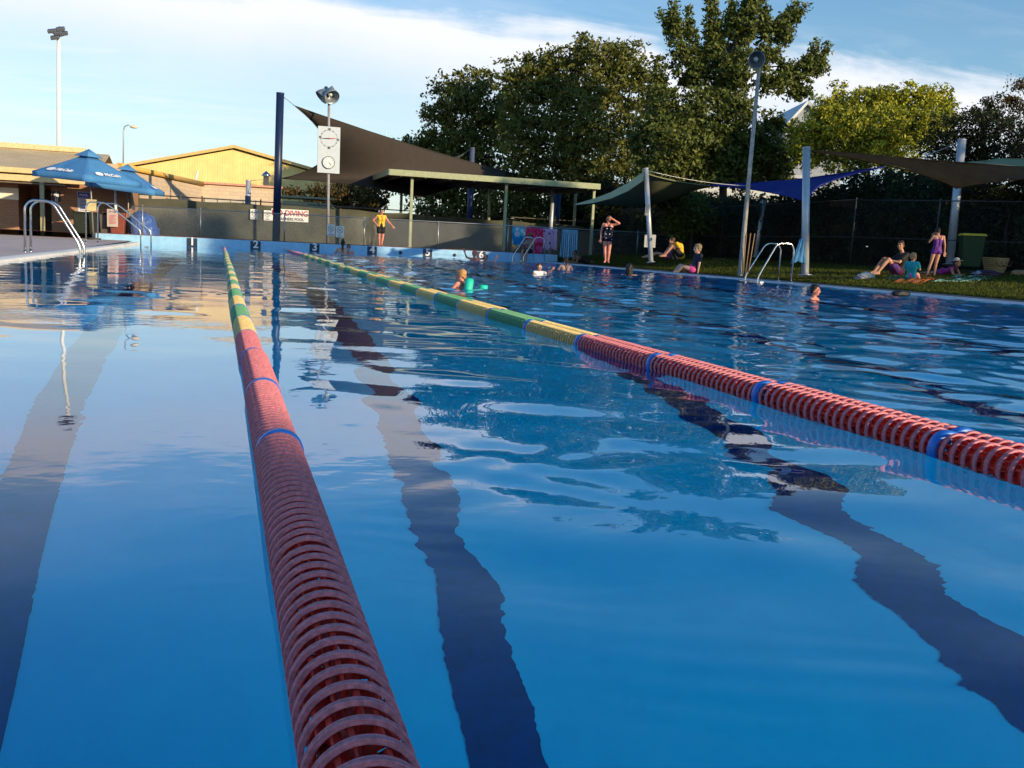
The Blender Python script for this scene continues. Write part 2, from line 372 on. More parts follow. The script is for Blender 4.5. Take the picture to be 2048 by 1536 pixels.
# ------------------------------------------------------------------ water
def water():
    xs = np.arange(PX0-.01, PX1+.011, .0437); xs = np.linspace(PX0-.01, PX1+.01, 420)
    ys = [PY0-.01]; 
    while ys[-1] < PY1+.01:
        y = ys[-1]; st = .12 if y < -.6 else max(.016, .0042*max(y, 0)+.01)
        ys.append(min(y+st, PY1+.0101))
    ys = np.array(ys); X, Y = np.meshgrid(xs, ys)
    g = np.random.default_rng(11); Z = np.zeros_like(X)
    def sm(a, b_, t): t = np.clip((t-a)/(b_-a), 0, 1); return t*t*(3-2*t)
    def waves(n, l0, l1, slope, dirmean, dirspread, warp=.0):
        Zs = np.zeros_like(X); 
        for i in range(n):
            lam = math.exp(g.uniform(math.log(l0), math.log(l1))); k = 2*math.pi/lam; a = dirmean+g.normal()*dirspread
            ph = g.uniform(0, 6.28); wx = warp*lam*np.sin(X*1.3/lam*.35+ph*2+i)*np.cos(Y*.9/lam*.3+i*1.7)
            Zs += slope/k*math.sqrt(2/n)*np.sin(k*(math.cos(a)*(X+wx)+math.sin(a)*(Y+wx*.7))+ph)
        return Zs
    x2 = 2.25+.3*sm(8, 40, Y)
    right = sm(-.25, .9, X-x2)                                    # choppy beyond the second rope
    farr = sm(6, 24, Y)
    patch = .5+.5*np.sin(X*.7+1.3*np.sin(Y*.23)+.8)*np.sin(Y*.31+.6*np.sin(X*.9))
    mid = sm(.1, .5, X-.14)*(1-right)
    near = 1-sm(2.6, 6, Y)*.8; near = near*sm(.9, 2.0, Y)+.65*(1-sm(.9, 2.0, Y))
    A_l = (.0045+.0030*farr)*(1-mid)*(1-right) + mid*(.012+.006*farr+.010*near)
    Z += waves(16, .55, 1.7, 1.0, 1.3, .9, .3)*(A_l+right*.012)
    Z += waves(26, .30, .95, 1.0, 1.2, .6, .4)*(right*(.056+.024*patch)+mid*near*.016*(.35+patch)+mid*(1-near)*.007*(.4+patch)+(1-right)*(1-mid)*(.0012+.0016*farr))
    Z += waves(30, .10, .28, 1.0, 1.0, 1.2, .5)*(right*(.015+.014*patch*farr)+mid*.0022*farr+(1-right)*(1-mid)*.0009*farr)
    # ripples close to the ropes and in a few spots
    for cx, cy, rad, amp, lam in ((.60, 1.10, .22, .0022, .085), (.48, 1.42, .24, .0008, .07), (.30, 1.9, .25, .0008, .09), (.95, 1.12, .13, .0016, .09), (.85, 2.3, .5, .0020, .30), (1.2, 2.5, .45, .0020, .25), (1.0, 1.15, .2, .0005, .08)):
        d2 = ((X-cx)**2+(Y-cy)**2)/rad**2; k = 2*math.pi/lam
        Z += np.exp(-d2*1.6)*amp*(np.sin(k*(X*.5+Y*.9)+3*np.sin(X*7+Y*3))+np.sin(k*(X*-.7+Y*.75)*1.27+2*np.sin(Y*6-X*4))+.8*np.sin(k*(X*.95-Y*.3)*.8+2.5*np.sin(Y*9+X*5)))*.55
    for qx, qy, am in ((685, 511, .012), (948, 528, .012), (972, 528, .012), (922, 577, .009), (1077, 550, .012), (1131, 540, .01), (1258, 550, .01), (1630, 600, .010)):
        p = atZ(qx, qy, 0); d = np.hypot(X-p.x, Y-p.y); Z += am*np.exp(-d/.7)*np.sin(d*2*math.pi/.26+np.sin(X*5)*.8)*sm(.05, .25, d)
    ny, nx = X.shape; V = np.stack([X, Y, Z], -1).reshape(-1, 3)
    q = np.arange((ny-1)*(nx-1)); j, i = q//(nx-1), q % (nx-1); a = j*nx+i
    Fq = np.stack([a, a+1, a+nx+1, a+nx], 1)
    # skirt and bottom close the volume
    loop = list(range(nx)) + [r*nx+nx-1 for r in range(1, ny)] + [(ny-1)*nx+c for c in range(nx-2, -1, -1)] + [r*nx for r in range(ny-2, 0, -1)]
    base = len(V); low = V[loop].copy(); low[:, 2] = -PD-.06; V = np.concatenate([V, low]); m = len(loop)
    side = np.array([(loop[(t+1) % m], loop[t], base+t, base+(t+1) % m) for t in range(m)])
    me = bpy.data.meshes.new('water'); nF = len(Fq)+len(side)+1
    loops = np.concatenate([Fq.ravel(), side.ravel(), np.arange(base+m-1, base-1, -1)]).astype(np.int32)
    me.vertices.add(len(V)); me.vertices.foreach_set('co', V.astype(np.float32).ravel())
    me.loops.add(len(loops)); me.loops.foreach_set('vertex_index', loops)
    tot = np.full(nF, 4, dtype=np.int32); tot[-1] = m; st = np.concatenate([[0], np.cumsum(tot)[:-1]]).astype(np.int32)
    me.polygons.add(nF); me.polygons.foreach_set('loop_start', st); me.polygons.foreach_set('loop_total', tot)
    sm_ = np.zeros(nF, dtype=bool); sm_[:len(Fq)] = True; me.polygons.foreach_set('use_smooth', sm_); me.update(); me.validate()
    m_ = bpy.data.materials.new('pool_water'); m_.use_nodes = True; t = m_.node_tree; b_ = t.nodes['Principled BSDF']
    b_.inputs['Base Color'].default_value = (1, 1, 1, 1); b_.inputs['Roughness'].default_value = 0; b_.inputs['IOR'].default_value = 1.333
    b_.inputs['Transmission Weight'].default_value = 1
    va = t.nodes.new('ShaderNodeVolumeAbsorption'); va.inputs[0].default_value = (.0, .90, .99, 1); va.inputs[1].default_value = .36
    t.links.new(va.outputs[0], t.nodes['Material Output'].inputs['Volume'])
    tcn = t.nodes.new('ShaderNodeTexCoord'); mp_ = t.nodes.new('ShaderNodeMapping'); mp_.inputs['Scale'].default_value = (1, 1.3, 1)
    t.links.new(tcn.outputs['Object'], mp_.inputs[0])
    nz = t.nodes.new('ShaderNodeTexNoise'); nz.inputs['Scale'].default_value = 8; nz.inputs['Detail'].default_value = 2; nz.inputs['Roughness'].default_value = .5
    t.links.new(mp_.outputs[0], nz.inputs['Vector'])
    big = t.nodes.new('ShaderNodeTexNoise'); big.inputs['Scale'].default_value = .55; t.links.new(tcn.outputs['Object'], big.inputs['Vector'])
    mr = t.nodes.new('ShaderNodeMapRange'); mr.inputs[1].default_value = .42; mr.inputs[2].default_value = .66; mr.inputs[3].default_value = .0; mr.inputs[4].default_value = .16
    t.links.new(big.outputs[0], mr.inputs[0])
    bp = t.nodes.new('ShaderNodeBump'); bp.inputs['Distance'].default_value = .012; t.links.new(nz.outputs[0], bp.inputs['Height']); t.links.new(mr.outputs[0], bp.inputs['Strength'])
    t.links.new(bp.outputs[0], b_.inputs['Normal'])
    me.materials.append(m_)
    o = link_mesh('water', me, None, (0, 0, 0)); o['kind'] = 'structure'
water()

# ------------------------------------------------------------------ lane ropes
def float_mats(c):
    base = {'red': (.88, .07, .045), 'yellow': (.80, .50, .10), 'green': (.03, .33, .13), 'pink': (.70, .16, .25)}[c]
    rim = {'red': (.66, .22, .26), 'yellow': (.80, .62, .26), 'green': (.16, .42, .22), 'pink': (.72, .32, .38)}[c]
    return [mat(c+'_plastic', base, .45, var=.1, vscale=30, transl=.32), mat(c+'_worn_rim', rim, .6, var=.22, vscale=110, transl=.05)]
CELL, NC, RR = .046, 22, .064
SEC = CELL*NC+.045
def float_mesh(c):
    b = MB(); n = 40
    for i in range(NC):
        y = (i+.5)*CELL
        b.lathe((0, y, 0), (0, 1, 0), [(-.0062, .057), (-.0062, .0628), (-.005, .0638), (-.0012, .0640), (-.0006, .0618), (.0006, .0618), (.0012, .0640), (.005, .0638), (.0062, .0628), (.0062, .057)], n, 1)
        b.lathe((0, y, 0), (0, 1, 0), [(.0063, .0622), (.0050, .0568), (-.0050, .0568), (-.0063, .0622)], n, 0)
        b.lathe((0, y+CELL*.5, 0), (0, 1, 0), [(-.006, .047), (-.006, .050), (.006, .050), (.006, .047), (-.006, .047)], 28, 0)
        off = (i % 2)*math.pi/6
        for k in range(6):
            a = off+k*math.pi/3+.18*math.sin(i*1.3)
            ca, sa = math.cos(a), math.sin(a); M = Matrix(((ca, 0, -sa), (0, 1, 0), (sa, 0, ca)))
            M2 = M @ Matrix.Rotation(.35 if i % 2 else -.35, 3, 'X')
            b.box(M @ Vector((.036, y, 0))+Vector((0, 0, 0)), (.040, CELL*1.02, .0032), rot=M, mi=0)
            b.box(M @ Vector((.0515, y+CELL*.5, 0)), (.006, CELL*.8, .007), rot=M, mi=0)
    b.lathe((0, 0, 0), (0, 1, 0), [(0, .013), (CELL*NC, .013)], 10, 0)
    o = b.build('float', float_mats(c), None, (0, 0, 0)); me = o.data; bpy.data.objects.remove(o); return me
FM = {c: float_mesh(c) for c in ('red', 'yellow', 'green', 'pink')}
bc = MB(); bc.lathe((0, 0, 0), (0, 1, 0), [(.004, .02), (.004, .058), (.008, .0635), (.037, .0635), (.041, .058), (.041, .02)], 36)
oc = bc.build('collar', mat('blue_plastic', (.02, .16, .60), .4, var=.06)); CM = oc.data; bpy.data.objects.remove(oc)
def rope(label, xfn, start, seq, y0, y1, z=.022, sc=1.0, nocol=-9):
    SEC = (CELL*NC+.045)*sc
    r_ = empty('lane_rope', (xfn(20), 20, z), label, 'lane rope', 'floating lane ropes')
    pts_ = []
    y = start
    while y > y0: y -= SEC if y > nocol else CELL*NC*sc
    k = round((y-start)/SEC)
    pl_ = random.Random(len(label))
    while y+SEC < y1:
        c = seq(k, y); a = math.atan2(xfn(y+SEC)-xfn(y), SEC)
        for nm, me, off in (('float', FM[c], .0), ('collar', CM, CELL*NC)):
            if nm == 'collar' and y+SEC < nocol: continue
            o = bpy.data.objects.new(nm, me); COL.objects.link(o); o.parent = r_; o.scale = (1, sc if nm == 'float' else 1, 1)
            o.location = Vector((xfn(y+off*sc)+pl_.uniform(-.004, .004), y+off*sc+pl_.uniform(-.004, .004), z+.006*math.sin(y*.9)+pl_.uniform(-.003, .003))) - ORG[r_.name]; o.rotation_euler = (0, 0, -a)
            if nm == 'float': o.rotation_euler = (0, (k*1.7) % 1.0, -a); o.rotation_mode = 'XYZ'; o['label'] = c+' ringed float section'
            ORG[o.name] = ORG[r_.name]
        y += SEC if y+SEC >= nocol else CELL*NC*sc; k += 1
    yy = np.arange(PY0+.1, PY1, .5); b = MB(); b.path([(xfn(v), v, z) for v in yy], .004, 6); b.build('cable', steel(), r_)
    b = MB(); b.path([(xfn(y), y, z), (xfn(y1), y1, z+.02), (xfn(PY1-.02), PY1-.02, .08)], [.03, .05, .02], 10); b.build('end_tensioner', galv(), r_)
    return r_
def seqf(k, y):
    if k < 0: return 'red'
    if y > 31: return 'pink'
    return 'yellow' if k % 2 == 0 else 'green'
x1f = lambda y: .146 - .03*min(1, y/40) + .006*math.sin(y*.5)
def x2f(y): t = min(1, max(0, (y-8)/32)); return 2.235 + .34*t*t*(3-2*t) + .008*math.sin(y*.6)
rope('nearest lane rope of red rings, running up the left of centre', x1f, atZ(490, 655, .085).y, seqf, -1.2, 39.6, sc=.94, nocol=1.9)
rope('second lane rope, front one of the touching pair', x2f, atZ(1130, 672, .06).y, seqf, -1.2, 39.6, sc=1.02)
rope('third lane rope, half hidden behind the front one of the pair', lambda y: x2f(y)+.132+.035*min(1, y/12)+.015*math.sin(y*.45), atZ(1183, 666, .07).y, seqf, -1.2, 39.8, z=.006, sc=1.03)
# ------------------------------------------------------------------ trees
bark = mat('bark', (.055, .042, .034), .95, var=.3, vscale=9, bump=.8, bscale=25)
def leafm(name, c, c2, isl=.35, tl=.32): return mat(name, c, .55, var=.2, vscale=.9, col2=c2, transl=tl, island=isl, spec=.25)
OAK = lambda: leafm('oak_leaves', (.165, .165, .034), (.075, .10, .022), tl=.22)
ELM = lambda: leafm('elm_leaves', (.14, .16, .034), (.070, .10, .022), tl=.22)
YEL = lambda: leafm('yellow_green_leaves', (.50, .47, .035), (.12, .17, .025), .35, tl=.2)  # darker second tone stands in for shade missing from the crown
DRK = lambda: leafm('dark_leaves', (.035, .045, .014), (.020, .030, .010))
OLI = lambda: leafm('olive_leaves', (.10, .115, .03), (.06, .075, .022))
BRN = lambda: leafm('bronze_leaves', (.14, .09, .03), (.08, .07, .02))
def sph(g, n):
    d = g.normal(size=(n, 3)); return d/np.linalg.norm(d, axis=1)[:, None]
def tree(name, label, base, blobs, m, leaf=.17, dens=1.0, seed=0, tr=.25, group=None, cat='tree', fill=.55, tuft=.42, per=15, trunk=True, up=.0, aspect=.5):
    """base: world point; blobs: (px, py, half width px, half height px, depth m)"""
    g = np.random.default_rng(seed); rr = random.Random(seed)
    root = empty(name, base, label, cat, group); P = []
    cs = []
    for px, py, wx, wy, dd in blobs:
        if name == 'elm_tree' and wx > 17 and py < 260: wx *= .96; wy *= 1.0
        c = atD(px, py, dd); rx, rz = wx*dd/F, wy*dd/F; ry = (rx+rz)*.5
        cs.append((c, rx, rz)); area = rx*rz+rx*ry+ry*rz
        nt_ = int(dens*area*17*(.42/tuft)**2)+3
        d = sph(g, nt_); rad = np.where(g.random(nt_) < fill, 1-.22*g.random(nt_)**1.5, g.random(nt_)**.5*.85)
        # lumpy outline
        lob = 1+.16*np.sin(d[:, 0]*4+c.x)+.14*np.sin(d[:, 2]*5+c.z*2)+.10*g.normal(size=nt_)
        T = np.array(c)+d*np.array([rx, ry, rz])*(rad*lob)[:, None]
        tr_ = tuft*(.6+.8*g.random(nt_))
        q = T[:, None, :]+sph(g, nt_*per).reshape(nt_, per, 3)*(tr_[:, None]*g.random((nt_, per))**.6)[:, :, None]*np.array([1, 1, .75])
        P.append(q.reshape(-1, 3))
    P = np.concatenate(P); P = P[P[:, 2] > base[2]+.05]
    leaf_cloud('crown', P, np.full(len(P), leaf), m, root, seed=seed+1, up=up, aspect=aspect)
    if trunk:
        b = MB(); base = Vector(base); cen = sum((c for c, _, _ in cs), Vector())/len(cs); zmin = min(c.z-rz for c, _, rz in cs)
        top = Vector((base.x*.6+cen.x*.4, base.y*.6+cen.y*.4, base.z+max(1.4, (cen.z-base.z)*.45)))
        b.path([base-Vector((0, 0, .3)), base.lerp(top, .5)+Vector((tr*.5, 0, 0)), top], [tr*1.35, tr, tr*.75], 12)
        zt_ = max(c.z for c, _, _ in cs); lead = Vector((cen.x, cen.y, top.z+(zt_-top.z)*.72)); b.path([top, top.lerp(lead, .5)+Vector((.2, .1, 0)), lead], [tr*.75, tr*.45, tr*.12], 10)
        top0 = top
        for c, rx, rz in cs:
            if rx < .42: continue
            top = top0.lerp(lead, max(0, min(.9, (c.z-top0.z)/max(.1, lead.z-top0.z)*.75-.12*rr.random())))
            mid = top.lerp(c, .5)+Vector((rr.uniform(-.3, .3), rr.uniform(-.3, .3), .25*rr.random()*(c-top).length))
            b.path([top-Vector((0, 0, .15)), mid, c, c+Vector((rr.uniform(-.3, .3)*rx, 0, rz*.7))], [tr*.30, tr*.17, tr*.08, .015], 8)
            for _ in range(3):
                e_ = c+Vector((rr.uniform(-1, 1)*rx*.8, rr.uniform(-1, 1)*rx*.6, rr.uniform(-.5, 1)*rz*.8)); b.path([c.lerp(mid, .3), c.lerp(e_, .5)+Vector((0, 0, .1)), e_], [tr*.10, tr*.06, .012], 6)
        b.build('trunk', bark, root)
    return root
def spires(lst, dd):      # upright shoots: chains of small blobs
    o = []
    for x0, y0, x1, y1, w0 in lst:
        n = max(3, int(math.hypot(x1-x0, y1-y0)/13))
        for i in range(n+1):
            t = i/n; o.append((x0+(x1-x0)*t, y0+(y1-y0)*t, w0*(1-t*.82), w0*(1-t*.75)*1.1, dd))
    return o
def gz(p, z=.45): return (p.x, p.y, z)
# oak with the broad stepped crown left of the group
tree('oak_tree', 'dark oak with low broad crown behind the green roofed shelter, leftmost of the big trees', gz(atD(905, 470, 66)),
     [(905, 190, 52, 32, 66), (960, 172, 50, 30, 65), (885, 235, 48, 34, 66), (945, 225, 60, 44, 65), (1000, 240, 55, 55, 66), (880, 292, 58, 38, 67), (950, 300, 70, 55, 65), (830, 300, 42, 26, 67), (795, 300, 30, 22, 67), (820, 345, 62, 40, 67), (900, 365, 75, 50, 66), (985, 370, 70, 60, 66), (900, 430, 90, 40, 66), (770, 335, 30, 26, 68), (1000, 440, 70, 40, 66)], OAK(), leaf=.30, tuft=.55, seed=11, tr=.36, dens=1.45, group='big trees behind the pool')
tree('oak_tree', 'tallest broad oak with rounded olive green crown, middle of the big trees behind the shelter', gz(atD(1140, 470, 60)),
     [(1060, 140, 56, 34, 60), (1120, 128, 50, 34, 60), (1166, 100, 24, 26, 60), (1200, 118, 48, 36, 59), (1250, 112, 42, 34, 60), (1030, 178, 40, 34, 60), (1090, 185, 66, 48, 60), (1170, 180, 66, 50, 59), (1240, 175, 55, 50, 60), (1060, 250, 72, 55, 59), (1150, 255, 80, 60, 58), (1235, 250, 60, 55, 60), (1080, 325, 80, 52, 59), (1170, 330, 80, 52, 58), (1250, 330, 52, 50, 60), (1180, 390, 90, 45, 59), (1060, 395, 80, 50, 60), (1120, 440, 110, 40, 60), (1277, 160, 24, 24, 60), (1295, 215, 24, 20, 60)], OAK(), leaf=.27, tuft=.50, seed=12, tr=.38, dens=1.5, group='big trees behind the pool')
tree('elm_tree', 'tall loose elm with upright shoots and sky showing through, behind the single bell lamp', gz(atD(1440, 490, 50)),
     [(1365, 110, 22, 34, 50), (1350, 60, 14, 30, 50), (1385, 150, 32, 40, 50), (1430, 110, 24, 40, 50), (1440, 165, 34, 36, 50), (1480, 70, 30, 60, 50), (1500, 20, 20, 36, 50), (1475, 140, 34, 44, 49), (1535, 110, 30, 30, 50), (1565, 70, 22, 26, 50), (1530, 60, 18, 30, 50), (1330, 215, 36, 42, 49), (1400, 215, 52, 44, 49), (1470, 215, 44, 40, 49), (1545, 165, 42, 24, 49), (1590, 150, 34, 28, 50), (1620, 130, 24, 26, 50), (1600, 185, 30, 18, 50), (1290, 275, 38, 48, 49), (1350, 290, 60, 48, 48), (1430, 300, 62, 36, 49), (1500, 300, 50, 34, 50), (1545, 250, 34, 24, 50), (1560, 315, 44, 30, 50), (1300, 335, 44, 30, 48), (1390, 350, 70, 28, 49), (1480, 355, 60, 22, 50), (1400, 262, 50, 34, 49), (1478, 268, 44, 32, 49), (1525, 290, 44, 34, 50), (1330, 252, 44, 38, 49), (1360, 325, 80, 34, 49), (1455, 330, 76, 32, 50), (1540, 345, 56, 26, 51)]
     + spires([(1350, 60, 1345, 5, 14), (1340, 60, 1322, 26, 9), (1425, 100, 1418, 2, 16), (1440, 90, 1424, -10, 12), (1465, 60, 1460, -20, 14), (1500, 20, 1520, -20, 14), (1530, 50, 1526, 4, 10), (1560, 60, 1592, 8, 16), (1590, 40, 1610, 12, 8), (1620, 130, 1632, 84, 14), (1635, 140, 1655, 90, 12), (1580, 150, 1560, 120, 10), (1310, 190, 1312, 120, 12), (1325, 190, 1325, 118, 10), (1400, 140, 1390, 60, 13), (1380, 70, 1376, 18, 10)], 50), ELM(), leaf=.22, tuft=.32, seed=13, tr=.24, dens=1.35, fill=.38, group='big trees behind the pool')
tree('yellow_tree', 'rounded tree with bright yellow green foliage in full sun', gz(atD(1760, 500, 46)),
     [(1745, 205, 52, 28, 46), (1800, 200, 50, 30, 46), (1865, 200, 44, 26, 46), (1700, 225, 40, 28, 46), (1650, 225, 40, 24, 46), (1640, 262, 52, 40, 46), (1710, 262, 62, 46, 45), (1780, 255, 66, 50, 45), (1850, 245, 58, 46, 45), (1890, 232, 26, 28, 46), (1610, 300, 40, 34, 46), (1690, 310, 66, 34, 46), (1780, 300, 70, 40, 45), (1590, 262, 18, 20, 46)] + spires([(1672, 215, 1668, 168, 8), (1680, 215, 1688, 170, 8)], 46), YEL(), leaf=.17, tuft=.30, seed=14, tr=.2, dens=1.7)
tree('dark_tree', 'dark bushy tree right of the yellow one, with a bare grey twiggy top', gz(atD(1960, 500, 40)),
     [(1905, 262, 48, 40, 40), (1965, 270, 60, 60, 40), (1930, 320, 70, 50, 40), (2020, 300, 50, 70, 39), (1990, 235, 34, 32, 41), (1985, 205, 22, 18, 41), (2060, 330, 60, 80, 38), (1870, 300, 40, 30, 41), (1950, 225, 20, 12, 41)], DRK(), leaf=.13, tuft=.3, seed=15, tr=.22, dens=1.25)
tree('bronze_tree', 'loose brownish tree with airy layered top at the right edge of the photo', gz(atD(2060, 500, 36)),
     [(2040, 170, 26, 14, 37), (2025, 200, 28, 14, 37), (2055, 215, 30, 20, 37), (2070, 270, 34, 50, 36), (2060, 370, 30, 46, 36), (2090, 440, 40, 60, 35)], BRN(), leaf=.11, tuft=.24, seed=16, tr=.16, dens=1.0, fill=.3)
tree('shrub', 'sunlit shrub with light green leaves under the dark shade sail, right of the standing woman', gz(atD(1385, 500, 42), .55),
     [(1340, 410, 26, 30, 42), (1375, 425, 40, 40, 42), (1410, 440, 28, 28, 42), (1350, 455, 34, 24, 42)], leafm('light_green_leaves', (.13, .16, .035), (.08, .11, .025)), leaf=.16, tuft=.26, seed=17, tr=.08, cat='shrub', dens=1.2)
tree('shrub', 'brownish green shrubs beyond the screen fence, below the big brown sail', gz(atY(700, 440, 66)),
     [(640, 385, 26, 16, 66), (690, 385, 30, 26, 66), (745, 390, 30, 34, 66), (590, 385, 20, 10, 66), (725, 415, 50, 20, 66), (660, 405, 50, 14, 66)], BRN(), leaf=.26, tuft=.4, seed=18, tr=.1, cat='shrub', dens=1.2)
# evergreen hedge behind the tall right hand fence
for i, (px, dd, top) in enumerate([(1235, 52, 352), (1320, 48, 380), (1420, 44, 388), (1500, 41, 392), (1585, 38, 395), (1665, 36, 372), (1745, 34, 340), (1830, 33, 345), (1905, 32, 360), (2010, 31, 395), (2110, 30, 350)]):
    b_ = hz = VY+math.tan(ROLL)*(px-VX)
    bl = [(px+rnd.uniform(-14, 14), top+26, 48, 30, dd), (px-22, (top+b_)/2, 50, 52, dd), (px+26, (top+b_)/2+6, 48, 50, dd), (px, b_-12, 58, 36, dd)]
    if i == 9: bl = [(2030, 470, 34, 60, dd), (2050, 420, 24, 30, dd), (1985, 510, 46, 24, dd), (1975, 385, 50, 20, dd)]
    tree('hedge_shrub', ['dark hedge shrub behind the right end of the shelter', 'dark olive hedge shrub behind the first silver pole', 'dark hedge shrub behind the seated child on the pool edge', 'dark olive hedge shrub left of the leaning lamp post', 'dark hedge shrub straight behind the pool ladder rails', 'dark olive hedge shrub below the lowest point of the blue sail', 'tall dark hedge shrub right of the thick silver pole', 'tall olive hedge shrub behind the seated man and teal child', 'dark hedge shrub behind the leaning silver pole and girl', 'sparse hedge shrub with grey wall showing behind it', 'dark olive hedge shrub at the right edge of the photo'][i], gz(atD(px, 500, dd), .5), bl, DRK() if i % 2 == 0 else leafm('dark_olive_leaves', (.045, .055, .018), (.022, .032, .010)), leaf=.12, tuft=.26, seed=40+i, tr=.07, cat='hedge', group='hedge along the right hand fence', dens=1.1, fill=.7)
for i, (px, dd, top) in enumerate([(1180, 58, 372), (1290, 54, 385), (1400, 50, 392), (1500, 46, 398), (1600, 43, 402), (1690, 41, 372), (1780, 39, 350), (1870, 37, 352), (1960, 36, 372), (2080, 35, 360)]):
    hz = VY+math.tan(ROLL)*(px-VX); bl = [(px, top+30, 66, 36, dd), (px-20, (top+hz)/2, 60, 60, dd), (px+26, (top+hz)/2+8, 60, 56, dd), (px, hz-14, 70, 40, dd)]
    tree('hedge_shrub', 'second row shrub, %s' % ['left of the shelter end', 'above the green brown sail edge', 'behind the sunlit shrub', 'behind the lamp post foot', 'behind the blue sail', 'under the left half of the rust sail', 'under the middle of the rust sail', 'behind the seated family', 'behind the leaning silver pole', 'beyond the straw basket'][i], gz(atD(px, 500, dd), .5), bl, DRK(), leaf=.26, tuft=.45, seed=240+i, tr=.07, cat='hedge', group='second row of dark shrubs', dens=1.5, fill=.5)
# unseen trees beside and behind the camera, put in to shade near water and lawn
def belt(x, y, h, w, seed, m=None, z0=.8):
    g = np.random.default_rng(seed); root = empty('belt_tree', (x, y, .4), 'dark tree outside the photo, ' + BW[seed-70], 'tree', 'trees of the belt outside the photo'); P = []
    n = int(300*w*(h-z0)/8)
    for k in range(n):
        t = g.random(); zz_ = z0+(h-z0)*t; wr = w*(.55+.45*math.sin(math.pi*min(1, t*.9+.12)))
        a = g.random()*6.28; c = np.array([x+math.cos(a)*wr*g.random()**.5, y+math.sin(a)*wr*g.random()**.5, zz_])
        P.append(c+sph(g, 26)*(.75*g.random((26, 1))**.5))
    P = np.concatenate(P); leaf_cloud('crown', P, np.full(len(P), .34), m or DRK(), root, seed=seed, aspect=.6)
    b = MB(); b.path([(x, y, 0), (x+.2, y, h*.4), (x, y, h*.8)], [.3, .22, .06], 10); b.build('trunk', bark, root)
BW = ['right of the photo beyond the bronze tree', 'second past the right edge of the lawn', 'third past the right edge, level with the black bag', 'low one near the start of the lawn', 'level with the photographer to the far right', 'just behind the photographer to the far right', 'behind the photographer on the right, nearest the pool line', 'behind the photographer, shading the first metres of rope', 'behind the photographer, nearly in line with lane three', 'tallest, with a bare trunk and high crown', 'tall, with a bare trunk, level with the ladder', 'behind the photographer, nearly in line with lane two', 'behind the photographer, in line with the first rope', 'smallest, next to the bronze tree']
BELT = [(34, 22, 8.5, 3.0), (36, 17, 8.2, 3.0), (37, 12, 9.5, 3.2), (38, 5, 8.6, 2.8), (39, 0, 9.8, 3.2), (39, -6, 9.0, 3.2), (20.1, -30.7, 10.5, 3.3), (15, -33, 10, 3.4), (10, -36, 9.5, 3.4), (36.4, -7.0, 18.5, 3.3), (38.8, 8.5, 14.6, 3.5), (6, -35, 9, 3.2), (31.5, 26.5, 7, 2.6)]
for i, (x, y, h, w) in enumerate(BELT): belt(x, y, h, w, 70+i, None, (11.2 if h > 16 else 9.6) if h > 14 else .8)  # crowns of the tall trees raised so low sun passes beneath them

# ------------------------------------------------------------------ buildings
ybrick = brick_mat('orange_brick', (.42, .20, .10), (.36, .17, .085), (.38, .26, .17), .24, .085)
cream = mat('cream_trim', (.66, .50, .24), .6, var=.08)
ab = empty('amenities_block', (-8, 46, .13), 'low orange brick amenities block with tan metal roof, left of the pool', 'building')
yb = 46.0; gzb = .12
xl, xr = atY(-120, 460, yb).x, atY(262, 465, yb).x; x38, x105 = atY(38, 460, yb).x, atY(104, 460, yb).x
b = MB(); zt = 3.05
b.box(((xl+x38)/2, yb+1.5, (gzb+zt)/2), (x38-xl, 3.0, zt-gzb)); b.box(((x105+xr)/2, yb+2.5, (gzb+zt)/2-.15), (xr-x105, 5.0, zt-gzb-.3))
b.box(((x38+x105)/2, yb+3.1, (gzb+zt)/2), (x105-x38+.4, .3, zt-gzb)); b.build('wall', ybrick, ab)
b = MB(); b.box((x38+.75, yb+2.92, 1.2), (.9, .06, 2.05)); b.build('door', mat('brown_door', (.06, .03, .02), .5), ab)
roofm = wave_mat('tan_roof_sheet', (.60, .46, .27), 2.6, 'X', .35, .6, .08, .02)
rx1 = atY(203, 330, yb).x
b = MB()
ez, rz_ = atY(40, 336, yb-1.3).z, atY(60, 296, yb+3).z
b.add([(xl, yb-1.3, ez), (rx1, yb-1.3, ez), (rx1, yb+3, rz_-.05), (xl, yb+3, rz_-.05), (xl, yb-1.3, ez-.05), (rx1, yb-1.3, ez-.05), (rx1, yb+3, rz_-.12), (xl, yb+3, rz_-.12), (xl, yb+6, rz_-.6), (rx1, yb+6, rz_-.6)],
      [(0, 1, 2, 3), (7, 6, 5, 4), (1, 5, 6, 2), (3, 2, 9, 8)]); b.build('roof', roofm, ab)
b = MB(); b.box(((xl+rx1)/2, yb-1.36, ez-.10), (rx1-xl, .1, .22)); b.box(((xl+rx1)/2, yb-1.3, ez-.40), (rx1-xl, .12, .26)); b.build('fascia', cream, ab, bevel=.02)
b = MB(); b.box(((xl+rx1)/2-.5, yb+3, rz_+.05), (rx1-xl-1.0, .35, .24)); b.build('ridge_cap', mat('pale_cream_trim', (.70, .55, .30), .6), ab, bevel=.02)  # ridge cap slightly lighter cream than the fascia
for px in (86, -70):
    p = atY(px, 468, yb-1.25); b = MB(); b.box((p.x, p.y, (ez-.3)/2+.05), (.17, .17, ez-.3-.0)); b.build('post', mat('green_grey_post', (.36, .33, .20), .6), ab, bevel=.01)
b = MB(); b.box((xl+2.5, yb-.6, ez-.60), (xr-xl-2.5, 1.5, .05)); b.build('soffit', mat('soffit_board', (.16, .12, .08), .8), ab)
p = atY(15, 387, yb-.05); quick('notice_board', lambda b: (b.box((p.x, yb-.04, p.z), (.82, .05, .46)), b.box((p.x, yb-.04, p.z), (.86, .03, .50))), mat('cream_board', (.82, .76, .62), .5, var=.05), 'blank cream notice board on the orange brick wall at the left edge', 'notice board', (p.x, yb-.04, p.z), bevel=.006)
